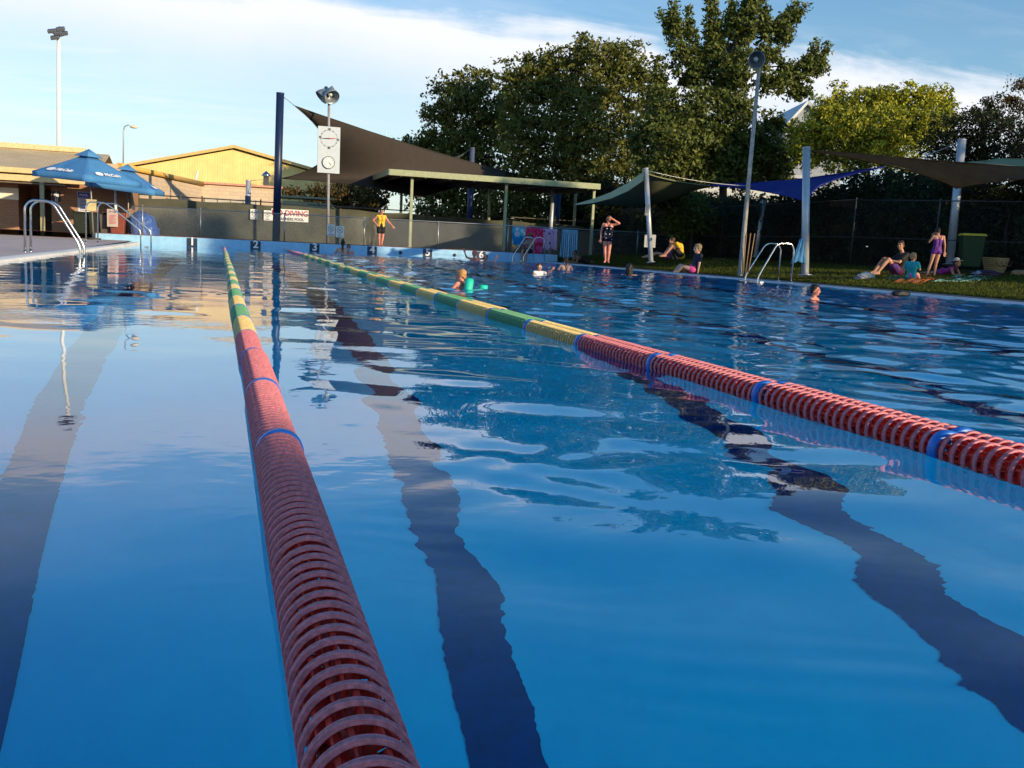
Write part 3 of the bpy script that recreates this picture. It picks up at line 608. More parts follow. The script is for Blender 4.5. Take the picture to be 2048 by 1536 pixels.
def sign(label, c, w, h, texts, m=None, border=None, name='sign', tilt=0.0, post=None, shapes=None, cat='sign', group=None):
    r_ = empty(name, c, label, cat, group); b = MB(); c = Vector(c)
    b.box(c, (w, .012, h)); b.build('panel', m or mat('white_sign', (.78, .78, .76), .45, var=.05), r_, bevel=.004)
    if border:
        b = MB(); t = .03*max(w, h)
        for sx in (-1, 1): b.box(c+Vector((sx*(w/2-t), -.010, 0)), (t*.6, .004, h-t*2)); b.box(c+Vector((0, -.010, sx*(h/2-t))), (w-t*2.6, .004, t*.6))
        b.build('border', border, r_)
    for i, (txt, size, dx, dz, mm, sx, bold) in enumerate(texts):
        b = MB(); b.add(*text_mesh(txt, size, (c.x+dx, c.y-.010, c.z+dz), FACE, .002, bold, sx)); b.build('lettering', mm, r_)
    if shapes:
        for nm, fn, mm in shapes: b = MB(); fn(b, c); b.build(nm, mm, r_)
    return r_
navys = mat('navy_sign_paint', (.012, .015, .06), .4); redp = mat('sign_red', (.42, .02, .03), .5); blk = mat('sign_black', (.03, .03, .035), .5); bluep = mat('sign_blue', (.03, .06, .42), .45)
whs = mat('sign_white', (.8, .8, .8), .5)
p = atY(113, 393, yb)
def man_sym(b, c):
    c = c+Vector((.0, -.012, 0)); b.ball(c+Vector((0, 0, .17)), (.035, .004, .04), n=10); b.box(c+Vector((0, 0, .05)), (.11, .006, .17)); b.box(c+Vector((-.035, 0, -.11)), (.04, .006, .2)); b.box(c+Vector((.035, 0, -.11)), (.04, .006, .2)); b.box(c+Vector((-.08, 0, .05)), (.028, .006, .16)); b.box(c+Vector((.08, 0, .05)), (.028, .006, .16))
sign('small dark navy toilet sign with a white standing figure on the brick wall', (p.x, yb-.02, p.z), .34, .44, [], m=navys, shapes=[('symbol', man_sym, whs)])
p = atY(168, 405, yb)
def lines(rows, w, h):
    def f(b, c):
        for i in range(rows):
            z = h*.18-h*.62*i/rows; b.box(c+Vector((-w*.04*(i % 3), -.012, z)), (w*(.72-.1*(i % 3)), .004, h*.03))
    return f
sign('tall blue and white rules board on the brick wall behind the first umbrella pole', (p.x, yb-.02, p.z), .52, .92, [('POOL', .13, 0, .31, whs, 1, .004)], border=bluep, shapes=[('header', lambda b, c: b.box(c+Vector((0, -.006, .31)), (.46, .006, .22)), bluep), ('small_print', lines(9, .5, .9), bluep)])

# far yellow shed
shedm = wave_mat('yellow_corrugated_sheet', (.82, .62, .24), 2.6, 'X', .4, .65)
ys = 78.0
def pz(px, py, y=ys): q = atY(px, py, y); return (q.x, q.y, q.z)
sh = empty('shed', (atY(470, 420, ys).x, ys, 0), 'large yellow corrugated metal shed with a low pitched gable, beyond the fence', 'building')
b = MB(); poly = [pz(205, 470), pz(205, 345), pz(468, 299), pz(742, 378), pz(742, 470)]
back = [(x, y+14, z) for x, y, z in poly]
b.add(poly+back, [(0, 1, 2, 3, 4), (9, 8, 7, 6, 5), (0, 5, 6, 1), (3, 8, 9, 4)]); b.build('wall', shedm, sh)
b = MB()
for a, c in ((1, 2), (2, 3)):
    A, B = Vector(poly[a]), Vector(poly[c]); o2 = Vector((0, -.35, .10)); up_ = Vector((0, 0, .22)); bk = Vector((0, 14.5, 0))
    b.add([A+o2, B+o2, B+o2+up_, A+o2+up_, A+o2+bk, B+o2+bk, B+o2+up_+bk, A+o2+up_+bk], [(0, 1, 2, 3), (3, 2, 6, 7), (5, 4, 7, 6), (1, 0, 4, 5)])
b.build('roof', mat('shed_roof_trim', (.62, .44, .16), .55), sh)
# blockwork building in front of it
block = brick_mat('pale_blockwork', (.62, .49, .35), (.55, .43, .31), (.44, .36, .27), .42, .21, .01)
bb = empty('blockwork_building', (atY(480, 440, 62).x, 62, 0), 'low pale concrete block building with tan metal flashing in front of the yellow shed', 'building')
pc = atY(405, 366, 62); pr = atY(563, 380, 62); pl_ = atY(236, 330, 49)
zt = pc.z; b = MB()
b.add([(pl_.x, pl_.y, 0), (pc.x, 62, 0), (pc.x, 62, zt), (pl_.x, pl_.y, zt), (pr.x, 62, 0), (pr.x, 62, zt), (pr.x, 74, 0), (pr.x, 74, zt), (pl_.x-9, pl_.y, 0), (pl_.x-9, pl_.y, zt), (pl_.x-9, 74, zt), (pl_.x-9, 74, 0)],
      [(0, 1, 2, 3), (1, 4, 5, 2), (4, 6, 7, 5), (8, 0, 3, 9), (3, 2, 5, 7, 10, 9), (11, 8, 9, 10)]); b.build('wall', block, bb)
b = MB(); b.path([(pl_.x+.05, pl_.y, zt-.05), (pc.x+.02, 61.95, zt-.05)], .16, 4); b.build('flashing', mat('yellow_flashing', (.70, .42, .10), .5), bb)
b = MB(); b.box(((pc.x+pr.x)/2, 61.93, zt+.02), (pr.x-pc.x+.1, .24, .12)); b.build('flashing', mat('salmon_flashing', (.62, .30, .20), .6), bb)
b = MB(); q = atY(435, 402, 61.9); b.box((q.x+.8, 61.93, q.z-.1), (3.2, .05, .55)); 
for k in range(5): b.box((q.x-.7+k*.75, 61.86, q.z-.1), (.05, .05, .6), mi=0)
b.build('louvre', mat('pale_louvre', (.50, .47, .40), .6), bb)
b = MB(); q = atY(532, 378, 63.5); t_ = atY(532, 352, 63.5); b.lathe((q.x, 63.5, q.z-.6), (0, 0, 1), [(0, .17), (t_.z-q.z+.6, .17), (t_.z-q.z+.6, .30), (t_.z-q.z+.66, .30), (t_.z-q.z+.9, .04), (t_.z-q.z+.9, 0)], 16)
fl = b.build('flue', steel(), None, (q.x, 63.5, q.z-.6)); tag(fl, 'shiny steel flue pipe with conical cap on the block building roof', 'flue')
q0, q1 = atY(566, 392, 58), atY(664, 425, 58)
quick('site_hut', lambda b: (b.box(((q0.x+q1.x)/2, 59, 1.2), (q1.x-q0.x, 2, q0.z-.0)), b.box(((q0.x+q1.x)/2, 58.96, q0.z-.02+0*1), (q1.x-q0.x+.2, 2.2, .12))), mat('grey_green_sheet', (.36, .36, .24), .7), 'grey green metal hut beyond the screen fence, right of the thick navy pole', 'hut', ((q0.x+q1.x)/2, 59, 0), bevel=.02)
for nm, px, py0, py1, y, hh in (('roof_ladder', 203, 0, 0, 0, 0),): pass
q = atY(392, 350, 63); quick('roof_pipe', lambda b: b.path([(q.x-.1, 62.6, zt-.4), (q.x, 62.6, zt+.2), (q.x+.12, 62.6, zt+.75)], [.06, .06, .05], 8), whitep, 'short white slanting pipe at the corner of the block building roof', 'pipe', (q.x, 62.6, zt-.4))

# houses glimpsed through the right hand trees
def house(label, px0, px1, pyt, dd, apex=None, m=None, roofc=(.45, .47, .5)):
    A, B = atD(px0, pyt, dd), atD(px1, pyt, dd); r_ = empty('house', ((A.x+B.x)/2, (A.y+B.y)/2, 0), label, 'house')
    d = (B-A); d.z = 0; n_ = Vector((-d.y, d.x, 0)).normalized()*8; z = (A.z+B.z)/2
    b = MB(); a0, b0 = Vector((A.x, A.y, 0)), Vector((B.x, B.y, 0)); u_ = Vector((0, 0, z))
    vs = [a0, b0, b0+u_, a0+u_, a0+n_, b0+n_, b0+n_+u_, a0+n_+u_]; fs = [(0, 1, 2, 3), (1, 5, 6, 2), (4, 0, 3, 7), (5, 4, 7, 6)]
    if apex:
        ap = onray(*apex, (A+B)/2); vs += [ap, ap+n_]; fs += [(3, 2, 8), (6, 7, 9)]
        b.add(vs, fs); b.build('wall', m, r_); b = MB(); o2 = -n_.normalized()*.4
        for e_ in (vs[3], vs[2]):
            dd_ = (e_-ap)*1.12; q_ = [ap+o2, ap+dd_+o2, ap+dd_+n_, ap+n_]; q_ = [v+Vector((0, 0, .08)) for v in q_]
            b.add(q_+[v+Vector((0, 0, .28)) for v in q_], [(0, 1, 2, 3), (7, 6, 5, 4), (0, 4, 5, 1), (1, 5, 6, 2), (3, 2, 6, 7)])
        b.build('roof', mat('pale_metal_roof', roofc, .45, var=.06), r_)
    else:
        b.add(vs, fs+[(3, 2, 6, 7)]); b.build('wall', m, r_)
        b = MB(); c_ = (vs[3]+vs[2]+vs[6]+vs[7])/4; b.box(c_+Vector((0, 0, .1)), ((B-A).length+.5, 8.5, .2), rz=math.atan2(d.y, d.x)); b.build('roof', mat('pale_metal_roof', roofc, .45, var=.06), r_)
    return r_
house('pale grey gabled house peeping between the elm and the yellow tree', 1568, 1690, 262, 72, (1612, 212), mat('grey_weatherboard', (.30, .33, .37), .7), (.48, .52, .56))
house('white walled house showing through gaps low in the elm', 1385, 1600, 352, 64, None, mat('white_render', (.62, .64, .64), .8), (.70, .62, .50))
house('grey shed wall glimpsed through the hedge behind the green bin', 1925, 2060, 402, 36, None, mat('dull_white_boards', (.40, .42, .40), .8), (.2, .2, .2))

# ------------------------------------------------------------------ shelter
gm = mat('green_grey_fascia', (.33, .36, .21), .6, var=.1)
A, B = atY(778, 345, 45.2), atY(1200, 378, 45.2); zb = (A.z+B.z)/2-.06
bx = atZ(745, 356, zb); dpt = 51.2
se = empty('shelter', ((A.x+B.x)/2, 48, .35), 'flat roofed open shelter with pale green fascia on slim posts beyond the pool', 'shelter')
b = MB(); b.box(((A.x+B.x)/2, (45.2+dpt)/2, zb+.17), (B.x-A.x, dpt-45.2, .10)); b.build('roof', mat('shelter_roof', (.16, .16, .13), .7), se)
b = MB(); b.box(((A.x+B.x)/2, 45.2, zb+.13), (B.x-A.x, .06, .28)); b.box((A.x, (45.2+dpt)/2, zb+.13), (.06, dpt-45.2, .28)); b.box((B.x, (45.2+dpt)/2, zb+.13), (.06, dpt-45.2, .28)); b.box(((A.x+B.x)/2, dpt, zb+.13), (B.x-A.x, .06, .28)); b.build('fascia', gm, se, bevel=.01)
b = MB()
for k in range(9): b.box((A.x+(B.x-A.x)*(k+.5)/9, (45.2+dpt)/2, zb+.03), (.07, dpt-45.3, .16))
b.build('beam', mat('dark_steel_beam', (.10, .11, .09), .6), se)
for px, yy in ((821, 45.6), (1009, 45.6), (1184, 45.6), (801, 50.2), (977, 50.2), (1148, 50.2)):
    q = atY(px, 450, yy); b = MB(); b.box((q.x, yy, (zb+.35)/2), (.13, .13, zb-.35)); b.box((q.x, yy, zb-.03), (.22, .18, .03)); b.build('post', gm, se, bevel=.008)

# ------------------------------------------------------------------ fences
def wire_fence(name, label, pts_, z0f, h, posts, pitch=.075, rail=True, m=None, wr=.0022, midrail=False, postr=.028, cat='fence', rr=.02, nopanel=False):
    r_ = empty(name, (pts_[0][0], pts_[0][1], z0f(*pts_[0])), label, cat); fr = m or galv()
    P = [Vector((x, y, 0)) for x, y in pts_]
    seg = [(P[i], P[i+1]) for i in range(len(P)-1)]; b = MB(); rl = MB(); dist = 0
    for a, c in seg:
        L = (c-a).length; d = (c-a)/L; n = int(L/pitch)
        def pt(s, z): q = a+d*s; return Vector((q.x, q.y, z0f(q.x, q.y)+z))
        for k in range(-int(h/pitch), n+1):
            for sg in (1, -1):
                s0 = k*pitch; s1 = s0+h
                t0, t1 = max(0, -s0), min(h, L-s0)
                if t1 <= t0: continue
                if sg == 1: p_, q_ = pt(s0+t0, t0), pt(s0+t1, t1)
                else: p_, q_ = pt(s0+t0, h-t0), pt(s0+t1, h-t1)
                nrm = Vector((-d.y, d.x, 0))*wr; wv = (q_-p_).normalized().cross(Vector((-d.y, d.x, 0)))*wr
                b.add([p_-wv-nrm, p_+wv-nrm, p_+nrm, q_-wv-nrm, q_+wv-nrm, q_+nrm], [(0, 1, 4, 3), (1, 2, 5, 4), (2, 0, 3, 5)])
        rl.tube(pt(0, h), pt(L, h), rr, n=8)
        if midrail: rl.tube(pt(0, h*midrail), pt(L, h*midrail), rr*.8, n=8)
    if not nopanel: b.build('wire_mesh', fr, r_)
    rl.build('top_rail', fr, r_)
    for x, y in posts:
        q = MB(); z = z0f(x, y); q.tube((x, y, z), (x, y, z+h+.05), postr, n=10); q.ball((x, y, z+h+.05), postr*1.1, n=10); q.build('post', fr, r_)
    return r_
YF = 43.7
zf = lambda x, y: .345 if x < 14 else max(.30, min(.45, lawn_z(x, y)))
posts = [(atY(px, 450, YF).x, YF) for px in (285, 401, 569, 729, 877, 1017, 1150, 1277, 1420)]
lowf = wire_fence('wire_fence', 'low chain wire fence with galvanised posts and top rail along the end of the pool', [(atY(262, 430, YF).x, YF), (atY(1500, 480, YF).x, YF)], zf, 1.22, posts)
# green shade cloth screen with tall pipe frame
scr = mat('green_shade_cloth', (.085, .088, .062), .9, var=.2, vscale=1.2, bump=.3, bscale=120)
YS = 50.0; sx0, sx1 = atY(262, 420, YS).x, atY(1500, 450, YS).x
sf = empty('screen_fence', (sx0, YS, .3), 'tall pipe framed fence covered with olive green shade cloth behind the low wire fence', 'fence')
b = MB(); nn_ = 80
for i in range(nn_+1):
    x = sx0+(sx1-sx0)*i/nn_; wv = .03*math.sin(x*1.9)+.015*math.sin(x*5.3); zt_ = 2.12+.03*math.sin(x*2.2)-.012*max(0, x-5)
    b.v += [(x, YS+wv, .2), (x, YS+wv*1.3, 1.2), (x, YS+wv*.2, zt_)]; b.m += []; 
for i in range(nn_):
    for k in range(2): a = i*3+k; b.f.append((a, a+3, a+4, a+1)); b.m.append(0); b.sm.append(True)
o = b.build('shade_cloth', scr, sf)
zc = [atY(262, 389, YS+.1).z, atY(700, 412, YS+.1).z]; zr_ = sum(zc)/2
b = MB(); b.tube((sx0, YS+.1, zr_), (sx1, YS+.1, zr_-.1), .028, n=8); b.build('top_rail', mat('dark_pipe', (.10, .09, .07), .6), sf)
for px in (300, 361, 404, 521, 637, 855, 965, 1110):
    q = atY(px, 440, YS+.1); b = MB(); b.tube((q.x, YS+.1, .2), (q.x, YS+.1, zr_+.1), .035, n=8); b.build('post', mat('dark_pipe', (.10, .09, .07), .6), sf)
# tall fence right of the lawn
fy = [atD(1235, 505, 48), atD(1440, 515, 41), atD(1700, 530, 32.5), atD(2048, 545, 29.5), atD(2300, 560, 28)]
fz = lambda x, y: .5
fposts = [(fy[1].lerp(fy[2], t).x, fy[1].lerp(fy[2], t).y) for t in (0, .33, .66, 1)]+[(fy[2].lerp(fy[3], t).x, fy[2].lerp(fy[3], t).y) for t in (.5, 1)]
wire_fence('tall_wire_fence', 'tall dark chain wire fence between the lawn and the hedge', [(p.x, p.y) for p in fy], fz, 2.25, fposts, pitch=.11, m=mat('dark_galvanised', (.045, .05, .05), .6, .2), midrail=.45, wr=.0018)
# signs on the fences
p = atY(580, 431, YS-.12); wS = atY(617, 440, YS).x-atY(543, 430, YS).x
sign('wide white NO DIVING sign with red lettering, partly hidden by the thick navy pole', (p.x, YS-.08, p.z), wS, .60, [('NO DIVING', .37, 0, .10, redp, .92, .010), ('LEARNERS POOL', .19, .03, -.19, blk, .92, .006)])
def prohibit(b, c, s=1.0):
    c = c+Vector((0, -.012, .07)); n = 28
    for i in range(n):
        a0, a1 = 2*math.pi*i/n, 2*math.pi*(i+1)/n
        q = [c+Vector((math.cos(a)*r_*s, 0, math.sin(a)*r_*s)) for r_, a in ((.135, a0), (.135, a1), (.115, a1), (.115, a0))]; b.add(q, [(3, 2, 1, 0)])
    b.box(c, (.24*s, .004, .018), rot=Matrix.Rotation(R(45), 3, 'Y'))
def swimmer_sym(b, c):
    c = c+Vector((0, -.011, .07)); b.box(c+Vector((0, 0, .03)), (.12, .004, .02), rot=Matrix.Rotation(R(-30), 3, 'Y')); b.ball(c+Vector((.04, 0, .05)), (.02, .004, .02), n=8)
    for k in (-.03, -.06): b.box(c+Vector((0, 0, k)), (.15, .004, .012))
def diver_sym(b, c):
    c = c+Vector((0, -.011, .07)); b.box(c, (.15, .004, .022), rot=Matrix.Rotation(R(-40), 3, 'Y')); b.box(c+Vector((0, 0, -.02)), (.12, .004, .02), rot=Matrix.Rotation(R(20), 3, 'Y'))
grp = mat('sign_grey', (.13, .13, .14), .5)
for px, py, y, lab, tx, fn in ((662, 460.5, YF-.04, 'white prohibition sign with a swimmer, left one of the two on the wire fence', 'NO\nRUNNING', swimmer_sym), (680, 463.5, YF-.04, 'white prohibition sign with a crossed diver, right one of the two on the wire fence', 'NO\nDIVING', diver_sym), (508, 428.5, YS-.1, 'small white prohibition sign on the shade cloth left of the navy pole, farther one', 'NO\nRUNNING', swimmer_sym), (535, 431, YS-.1, 'small white prohibition sign on the shade cloth next to the NO DIVING board', 'NO\nDIVING', diver_sym)):
    p = atY(px, py, y)
    sign(lab, (p.x, y, p.z), .36, .50, [(tx.split('\n')[0], .06, 0, -.125, grp, 1, .002), (tx.split('\n')[1], .065, 0, -.195, grp, 1, .002)], shapes=[('prohibition_ring', prohibit, grp), ('pictogram', fn, grp)], group='prohibition signs')
p = atY(680, 430, YS-.1)

# ------------------------------------------------------------------ poles and lamps
def pole(name, label, bot, top, r, m, cat='pole', cap=None, group=None, r1=None):
    r_ = empty(name, bot, label, cat, group); b = MB(); b.tube(bot, top, r, r1 or r, 20); b.build('post', m, r_)
    b = MB(); d = (Vector(top)-Vector(bot)).normalized(); b.lathe(top, d, [(-.01, r*1.05), (.03, r*1.05), (.035, 0)], 20); b.build('cap', m, r_)
    b = MB(); b.lathe(bot, d, [(0, r*1.8), (.02, r*1.8), (.02, r)], 20); b.build('base_plate', galv(), r_)
    return r_
navy_pole = mat('navy_pole_paint', (.012, .025, .075), .4, var=.1)
yP = 44.4; pb, pt_ = atY(552, 486, yP), atY(560.5, 187, yP); pb.z = .345
big = pole('sail_pole', 'thick navy blue pole standing at the end of the pool beside lane two', pb, pt_, .17, navy_pole, 'pole')
p2t = atY(497, 361, 53); p2b = Vector((p2t.x-.02, 53, .3))
o = pole('sail_pole', 'shorter pole, silver above and navy padding below, beyond the screen fence', p2b, p2t, .13, silverpaint(), 'pole')
b = MB(); zz1 = atY(497, 392, 53).z; b.tube((p2b.x, 53, .35), (p2b.x, 53, zz1), .15, n=18); b.build('padding', navy_pole, o)
p3t = atY(945, 296, 55); p3b = Vector((p3t.x, 55, .3))
o = pole('sail_pole', 'navy padded pole in front of the oak crown, rising behind the shelter roof', p3b, p3t, .14, mat('navy_grey', (.08, .10, .16), .5), 'pole')
b = MB(); b.tube((p3b.x, 55, .35), (p3b.x, 55, p3t.z-.8), .17, n=18); b.build('padding', mat('navy_vinyl', (.015, .03, .12), .5), o)
for px, y_, zt_ in ((1101, 47.5, 378), (1112, 52, 385)):
    q = atY(px, 470, y_); tt = atY(px-2, zt_, y_); pole('slim_pole', 'grey pole under the right end of the shelter' if y_ < 50 else 'dark navy padded pole behind the right end of the shelter', Vector((q.x, y_, .3)), Vector((q.x, y_, min(tt.z, zb))), .10 if y_ < 50 else .17, silverpaint() if y_ < 50 else navy_pole, 'pole')
def lean_pole(label, bpx, tpx, r, m=None, dd=None, name='sail_pole', group='silver sail poles on the lawn'):
    bot = onlawn(*bpx) if dd is None else atD(*bpx, dd); top = atD(*tpx, depth(bot)+0.0)
    return pole(name, label, bot, top, r, m or silverpaint(), 'pole', group=group), bot, top
_, PB1, PT1 = lean_pole('silver pole at the tip of the dark sail, right of the standing woman', (1302, 525), (1292, 338), .085, dd=34)
_, PB2, PT2 = lean_pole('thick silver pole right of the pool ladder', (1610, 551), (1613, 297), .10, dd=25.5)
_, PB4, PT4 = lean_pole('leaning silver pole behind the girl, its top above the brown sail', (1899, 530), (1924, 281), .13, dd=31)
_, PB5, PT5 = lean_pole('thin far silver pole in shade behind the leaning lamp post', (1511, 515), (1528, 402), .085, dd=38)
p = atD(1292, 420, 33.9); sign('small grey notice strapped to the silver pole near the standing woman', (p.x, p.y-.1, p.z), .16, .38, [], m=mat('dull_grey_sign', (.36, .38, .38), .6), shapes=[('small_print', lines(5, .14, .34), grp)])
p = atD(1300, 482, 36); sign('square dull grey notice on the fence behind the silver pole', (p.x, p.y, p.z), .46, .48, [], m=mat('dull_grey_sign', (.30, .33, .36), .6), shapes=[('small_print', lines(7, .42, .46), grp)])
# bell lamps
def bell(b, c, ax, s=1.0):
    b.lathe(c, ax, [(-.46*s, .0), (-.46*s, .075*s), (-.24*s, .085*s), (-.20*s, .13*s), (-.12*s, .20*s), (.05*s, .27*s), (.16*s, .285*s), (.165*s, .275*s), (.05*s, .255*s), (-.12*s, .185*s), (-.18*s, 0)], 26)
def lamp_head(root, c, ax, s=1.0):
    b = MB(); bell(b, c, ax, s); h = b.build('lamp_housing', mat('grey_cast_metal', (.28, .32, .34), .4, .5), root)
    b = MB(); b.ball(Vector(c)+Vector(ax).normalized()*(-.04*s), .09*s, n=14); b.build('bulb', mat('frosted_bulb', (.55, .58, .60), .25), h)
yc = 45.4; cb, ct = atY(655.5, 490, yc), atY(658, 203, yc); cb.z = .345
lp = empty('lamp_post', cb, 'grey lamp post with two bell shaped lamps, carrying the pace clock board', 'lamp post')
b = MB(); b.tube(cb, ct, .075, .055, 14); b.build('post', mat('grey_paint', (.34, .33, .34), .5), lp)
b = MB(); b.tube(ct-Vector((.35, 0, 0)), ct+Vector((.25, 0, 0)), .03, n=8); b.build('crossarm', galv(), lp)
lamp_head(lp, atY(661, 190, yc-.3), (.30, -.75, -.62), 1.25); lamp_head(lp, atY(648, 190, yc+.1), (-.75, -.1, -.72), 1.2)
# pace clock board
pc0 = atY(657.5, 300, yc-.14); bw, bh = (680-636)/F*depth(pc0), (346-255)/F*depth(pc0)
ck = empty('pace_clock', pc0, 'white board with a large red handed pace clock above a small round clock', 'clock')
c = Vector(pc0); b = MB(); b.box(c, (bw, .06, bh)); b.build('board', mat('white_board', (.50, .56, .60), .4, var=.04), ck, bevel=.01)
blk2 = mat('clock_black', (.02, .02, .025), .5); c1 = c+Vector((0, -.045, bh*.245)); r1 = bw*.375
b = MB()
for k in range(60):
    a = k*math.pi/30; L = .05 if k % 5 == 0 else .022; b.box(c1+Vector((math.sin(a)*r1, 0, math.cos(a)*r1)), (.012 if k % 5 else .022, .006, L), rot=Matrix.Rotation(a, 3, 'Y'))
b.build('minute_marks', blk2, ck)
for tx, dx, dz in (('60', 0, 1.02), ('15', 1.0, -.10), ('30', 0, -1.04), ('45', -1.0, .08)):
    b = MB(); b.add(*text_mesh(tx, .13, c1+Vector((dx*r1*1.06, -.0, dz*r1*1.08)), FACE, .003, .003)); b.build('numeral', blk2, ck)
b = MB(); M_ = Matrix.Rotation(R(-4), 3, 'Y'); b.add([c1+M_ @ Vector(v) for v in ((0, -.02, .022), (r1*1.12, -.02, 0), (0, -.02, -.022), (r1*.3, -.03, 0))], [(0, 3, 1), (3, 2, 1), (0, 2, 3)]); b.build('red_hand', mat('clock_red', (.6, .02, .02), .4), ck)
b = MB(); b.add([c1+M_ @ Vector(v) for v in ((0, -.02, .022), (-r1*1.12, -.02, 0), (0, -.02, -.022), (-r1*.3, -.03, 0))], [(1, 3, 0), (1, 2, 3), (3, 2, 0)]); b.build('black_hand', blk2, ck)
c2 = c+Vector((0, -.04, -bh*.27)); r2 = bw*.27
b = MB(); b.lathe(c2, (0, -1, 0), [(0, r2*1.05), (.05, r2*1.05), (.05, r2*.94), (.03, r2*.92), (.03, 0)], 40); f_ = b.build('small_clock', mat('clock_rim', (.22, .24, .25), .4, .3), ck)
b = MB(); b.add([c2+Vector((math.cos(2*math.pi*i/40)*r2*.93, -.034, math.sin(2*math.pi*i/40)*r2*.93)) for i in range(40)], [tuple(range(40))]); b.build('dial', mat('dial_white', (.70, .72, .70), .5, var=.03), f_)
b = MB()
for k in range(12): a = k*math.pi/6; b.box(c2+Vector((math.sin(a)*r2*.76, -.038, math.cos(a)*r2*.76)), (.02, .004, .035), rot=Matrix.Rotation(a, 3, 'Y'))
for a, L in ((R(140), r2*.72), (R(128), r2*.45)): b.box(c2+Vector((math.sin(a)*L/2, -.042, math.cos(a)*L/2)), (.016, .004, L), rot=Matrix.Rotation(a, 3, 'Y'))
b.build('clock_hands', blk2, f_)
# leaning lamp post on the right bank
lb_ = atD(1480, 552, 25); lt = atD(1519, 128, 25.0)
lp2 = empty('lamp_post', lb_, 'tall slim pole with one round bell lamp, standing at the pool edge before the elm', 'lamp post')
b = MB(); b.tube(lb_, lt, .065, .045, 14); b.build('post', mat('weathered_pole', (.40, .37, .33), .55, var=.2, vscale=8), lp2)
b = MB(); q = [atD(1480+dx, 548, 24.9) for dx in (6, 11, 16)]; 
for k, v in enumerate(q): b.tube(v, v+Vector((.05*k, 0, 1.05)), .014, n=8)
b.build('conduit', mat('rusty_pipe', (.30, .18, .09), .7), lp2)
lamp_head(lp2, atD(1512, 119, 24.8), (-.35, -.92, -.25), .78)
# distant light mast, street lamp, antenna
mb_, mt_ = atY(118, 460, 95), atY(117, 76, 95); mb_.z = 0
ms_ = empty('floodlight_mast', mb_, 'very tall white floodlight mast behind the amenities block', 'light mast'); b = MB(); b.tube(mb_, mt_, .22, .14, 14); b.build('post', mat('white_mast_paint', (.85, .84, .78), .5, var=.03), ms_)  # one even warm white on the whole mast
b = MB()
for dx, dz in ((-.45, .35), (.1, .9), (.45, .25)): b.tube(mt_+Vector((0, 0, .1)), mt_+Vector((dx, -.1, dz)), .05, n=6)
b.tube(mt_, mt_+Vector((.1, 0, 1.0)), .07, n=8); b.build('bracket', galv(), ms_)
for px, py in ((104, 62), (110, 75), (121, 58), (127, 67), (116, 66)):
    q = atY(px, py, 95-.2); b = MB(); b.box(q, (.72, .5, .30), rot=Matrix.Rotation(R(-12), 3, 'Y') @ Matrix.Rotation(R(25), 3, 'X')); b.build('floodlight', mat('dark_grey_metal', (.10, .11, .14), .4), ms_, bevel=.06)
sb, st_ = atY(245, 440, 84), atY(247, 262, 84); sb.z = 0
sl_ = empty('street_lamp', sb, 'thin curved street lamp above the umbrella tops', 'street lamp'); b = MB()
b.path([sb, st_, st_+Vector((.08, 0, .35)), st_+Vector((.35, 0, .5)), atY(264, 253, 84)], [.06, .05, .045, .04, .04], 8); b.build('post', galv(), sl_)
b = MB(); b.ball(atY(268, 254, 84), (.32, .18, .12), n=14); b.build('lamp_head', mat('lamp_cream', (.75, .62, .45), .5), sl_)
q0 = atY(772, 400, 110); q1 = atY(772, 262, 110)
an = empty('antenna_mast', (q0.x, 110, 0), 'thin white antenna mast rising left of the oak', 'antenna'); b = MB(); b.tube((q0.x, 110, 0), q1, .09, .04, 8)
b.tube((q0.x+.75, 110, q1.z-3), (q0.x+.75, 110, q1.z-.3), .05, n=6); b.box((q0.x+.35, 110, q1.z-2.2), (1.0, .1, .1)); b.box((q0.x+.35, 110, q1.z-1.6), (.6, .3, .8)); b.build('post', whitep, an)
# ------------------------------------------------------------------ shade sails
def sail(name, label, cs, sags, m, belly=0.0, hem=None, n=26, cat='shade sail', group='shade sails', seam=None):
    """cs: corners A B C D in order; sags: pull of each edge AB BC CD DA towards the middle (fraction)"""
    cs = [Vector(c) for c in cs]; mid = sum(cs, Vector())/4; r_ = empty(name, cs[0], label, cat, group)
    def edge(i, t):
        a, b_ = cs[i], cs[(i+1) % 4]; p = a.lerp(b_, t); q = (a+b_)/2; return p+(mid-q)*sags[i]*4*t*(1-t)
    b = MB(); vs = []
    for j in range(n+1):
        for i in range(n+1):
            u, v = i/n, j/n
            p = edge(0, u)*(1-v)+edge(2, 1-u)*v+edge(3, 1-v)*(1-u)+edge(1, v)*u
            p = p-(cs[0]*(1-u)*(1-v)+cs[1]*u*(1-v)+cs[2]*u*v+cs[3]*(1-u)*v)
            p = p+Vector((0, 0, belly*16*u*(1-u)*v*(1-v)+.03*math.sin(9*u+4*v))) ; vs.append(p)
    w = n+1; b.add(vs, [(j*w+i, j*w+i+1, (j+1)*w+i+1, (j+1)*w+i) for j in range(n) for i in range(n)], 0, True)
    o = b.build('cloth', m, r_); md = o.modifiers.new('thickness', 'SOLIDIFY'); md.thickness = .008
    b = MB()
    for i in range(4): b.path([edge(i, t/14) for t in range(15)], .022, 6)
    b.build('hem', hem or m, r_)
    return r_
def cable(label, p, q, r=.012, sagz=.0):
    p, q = Vector(p), Vector(q); b = MB(); P = [p.lerp(q, t/8)-Vector((0, 0, sagz*4*t/8*(1-t/8))) for t in range(9)]; b.path(P, r, 6)
    for e_ in (P[1], P[7]): b.ball(e_, r*2.6, n=8)
    return tag(b.build('sail_cable', galv(), None, p), label, 'cable')
bsm = mat('brown_shade_cloth', (.048, .038, .031), .85, var=.08, vscale=3, bump=.4, bscale=200, transl=.12)
gsm = mat('green_brown_shade_cloth', (.20, .21, .11), .85, var=.08, vscale=3, transl=.08)
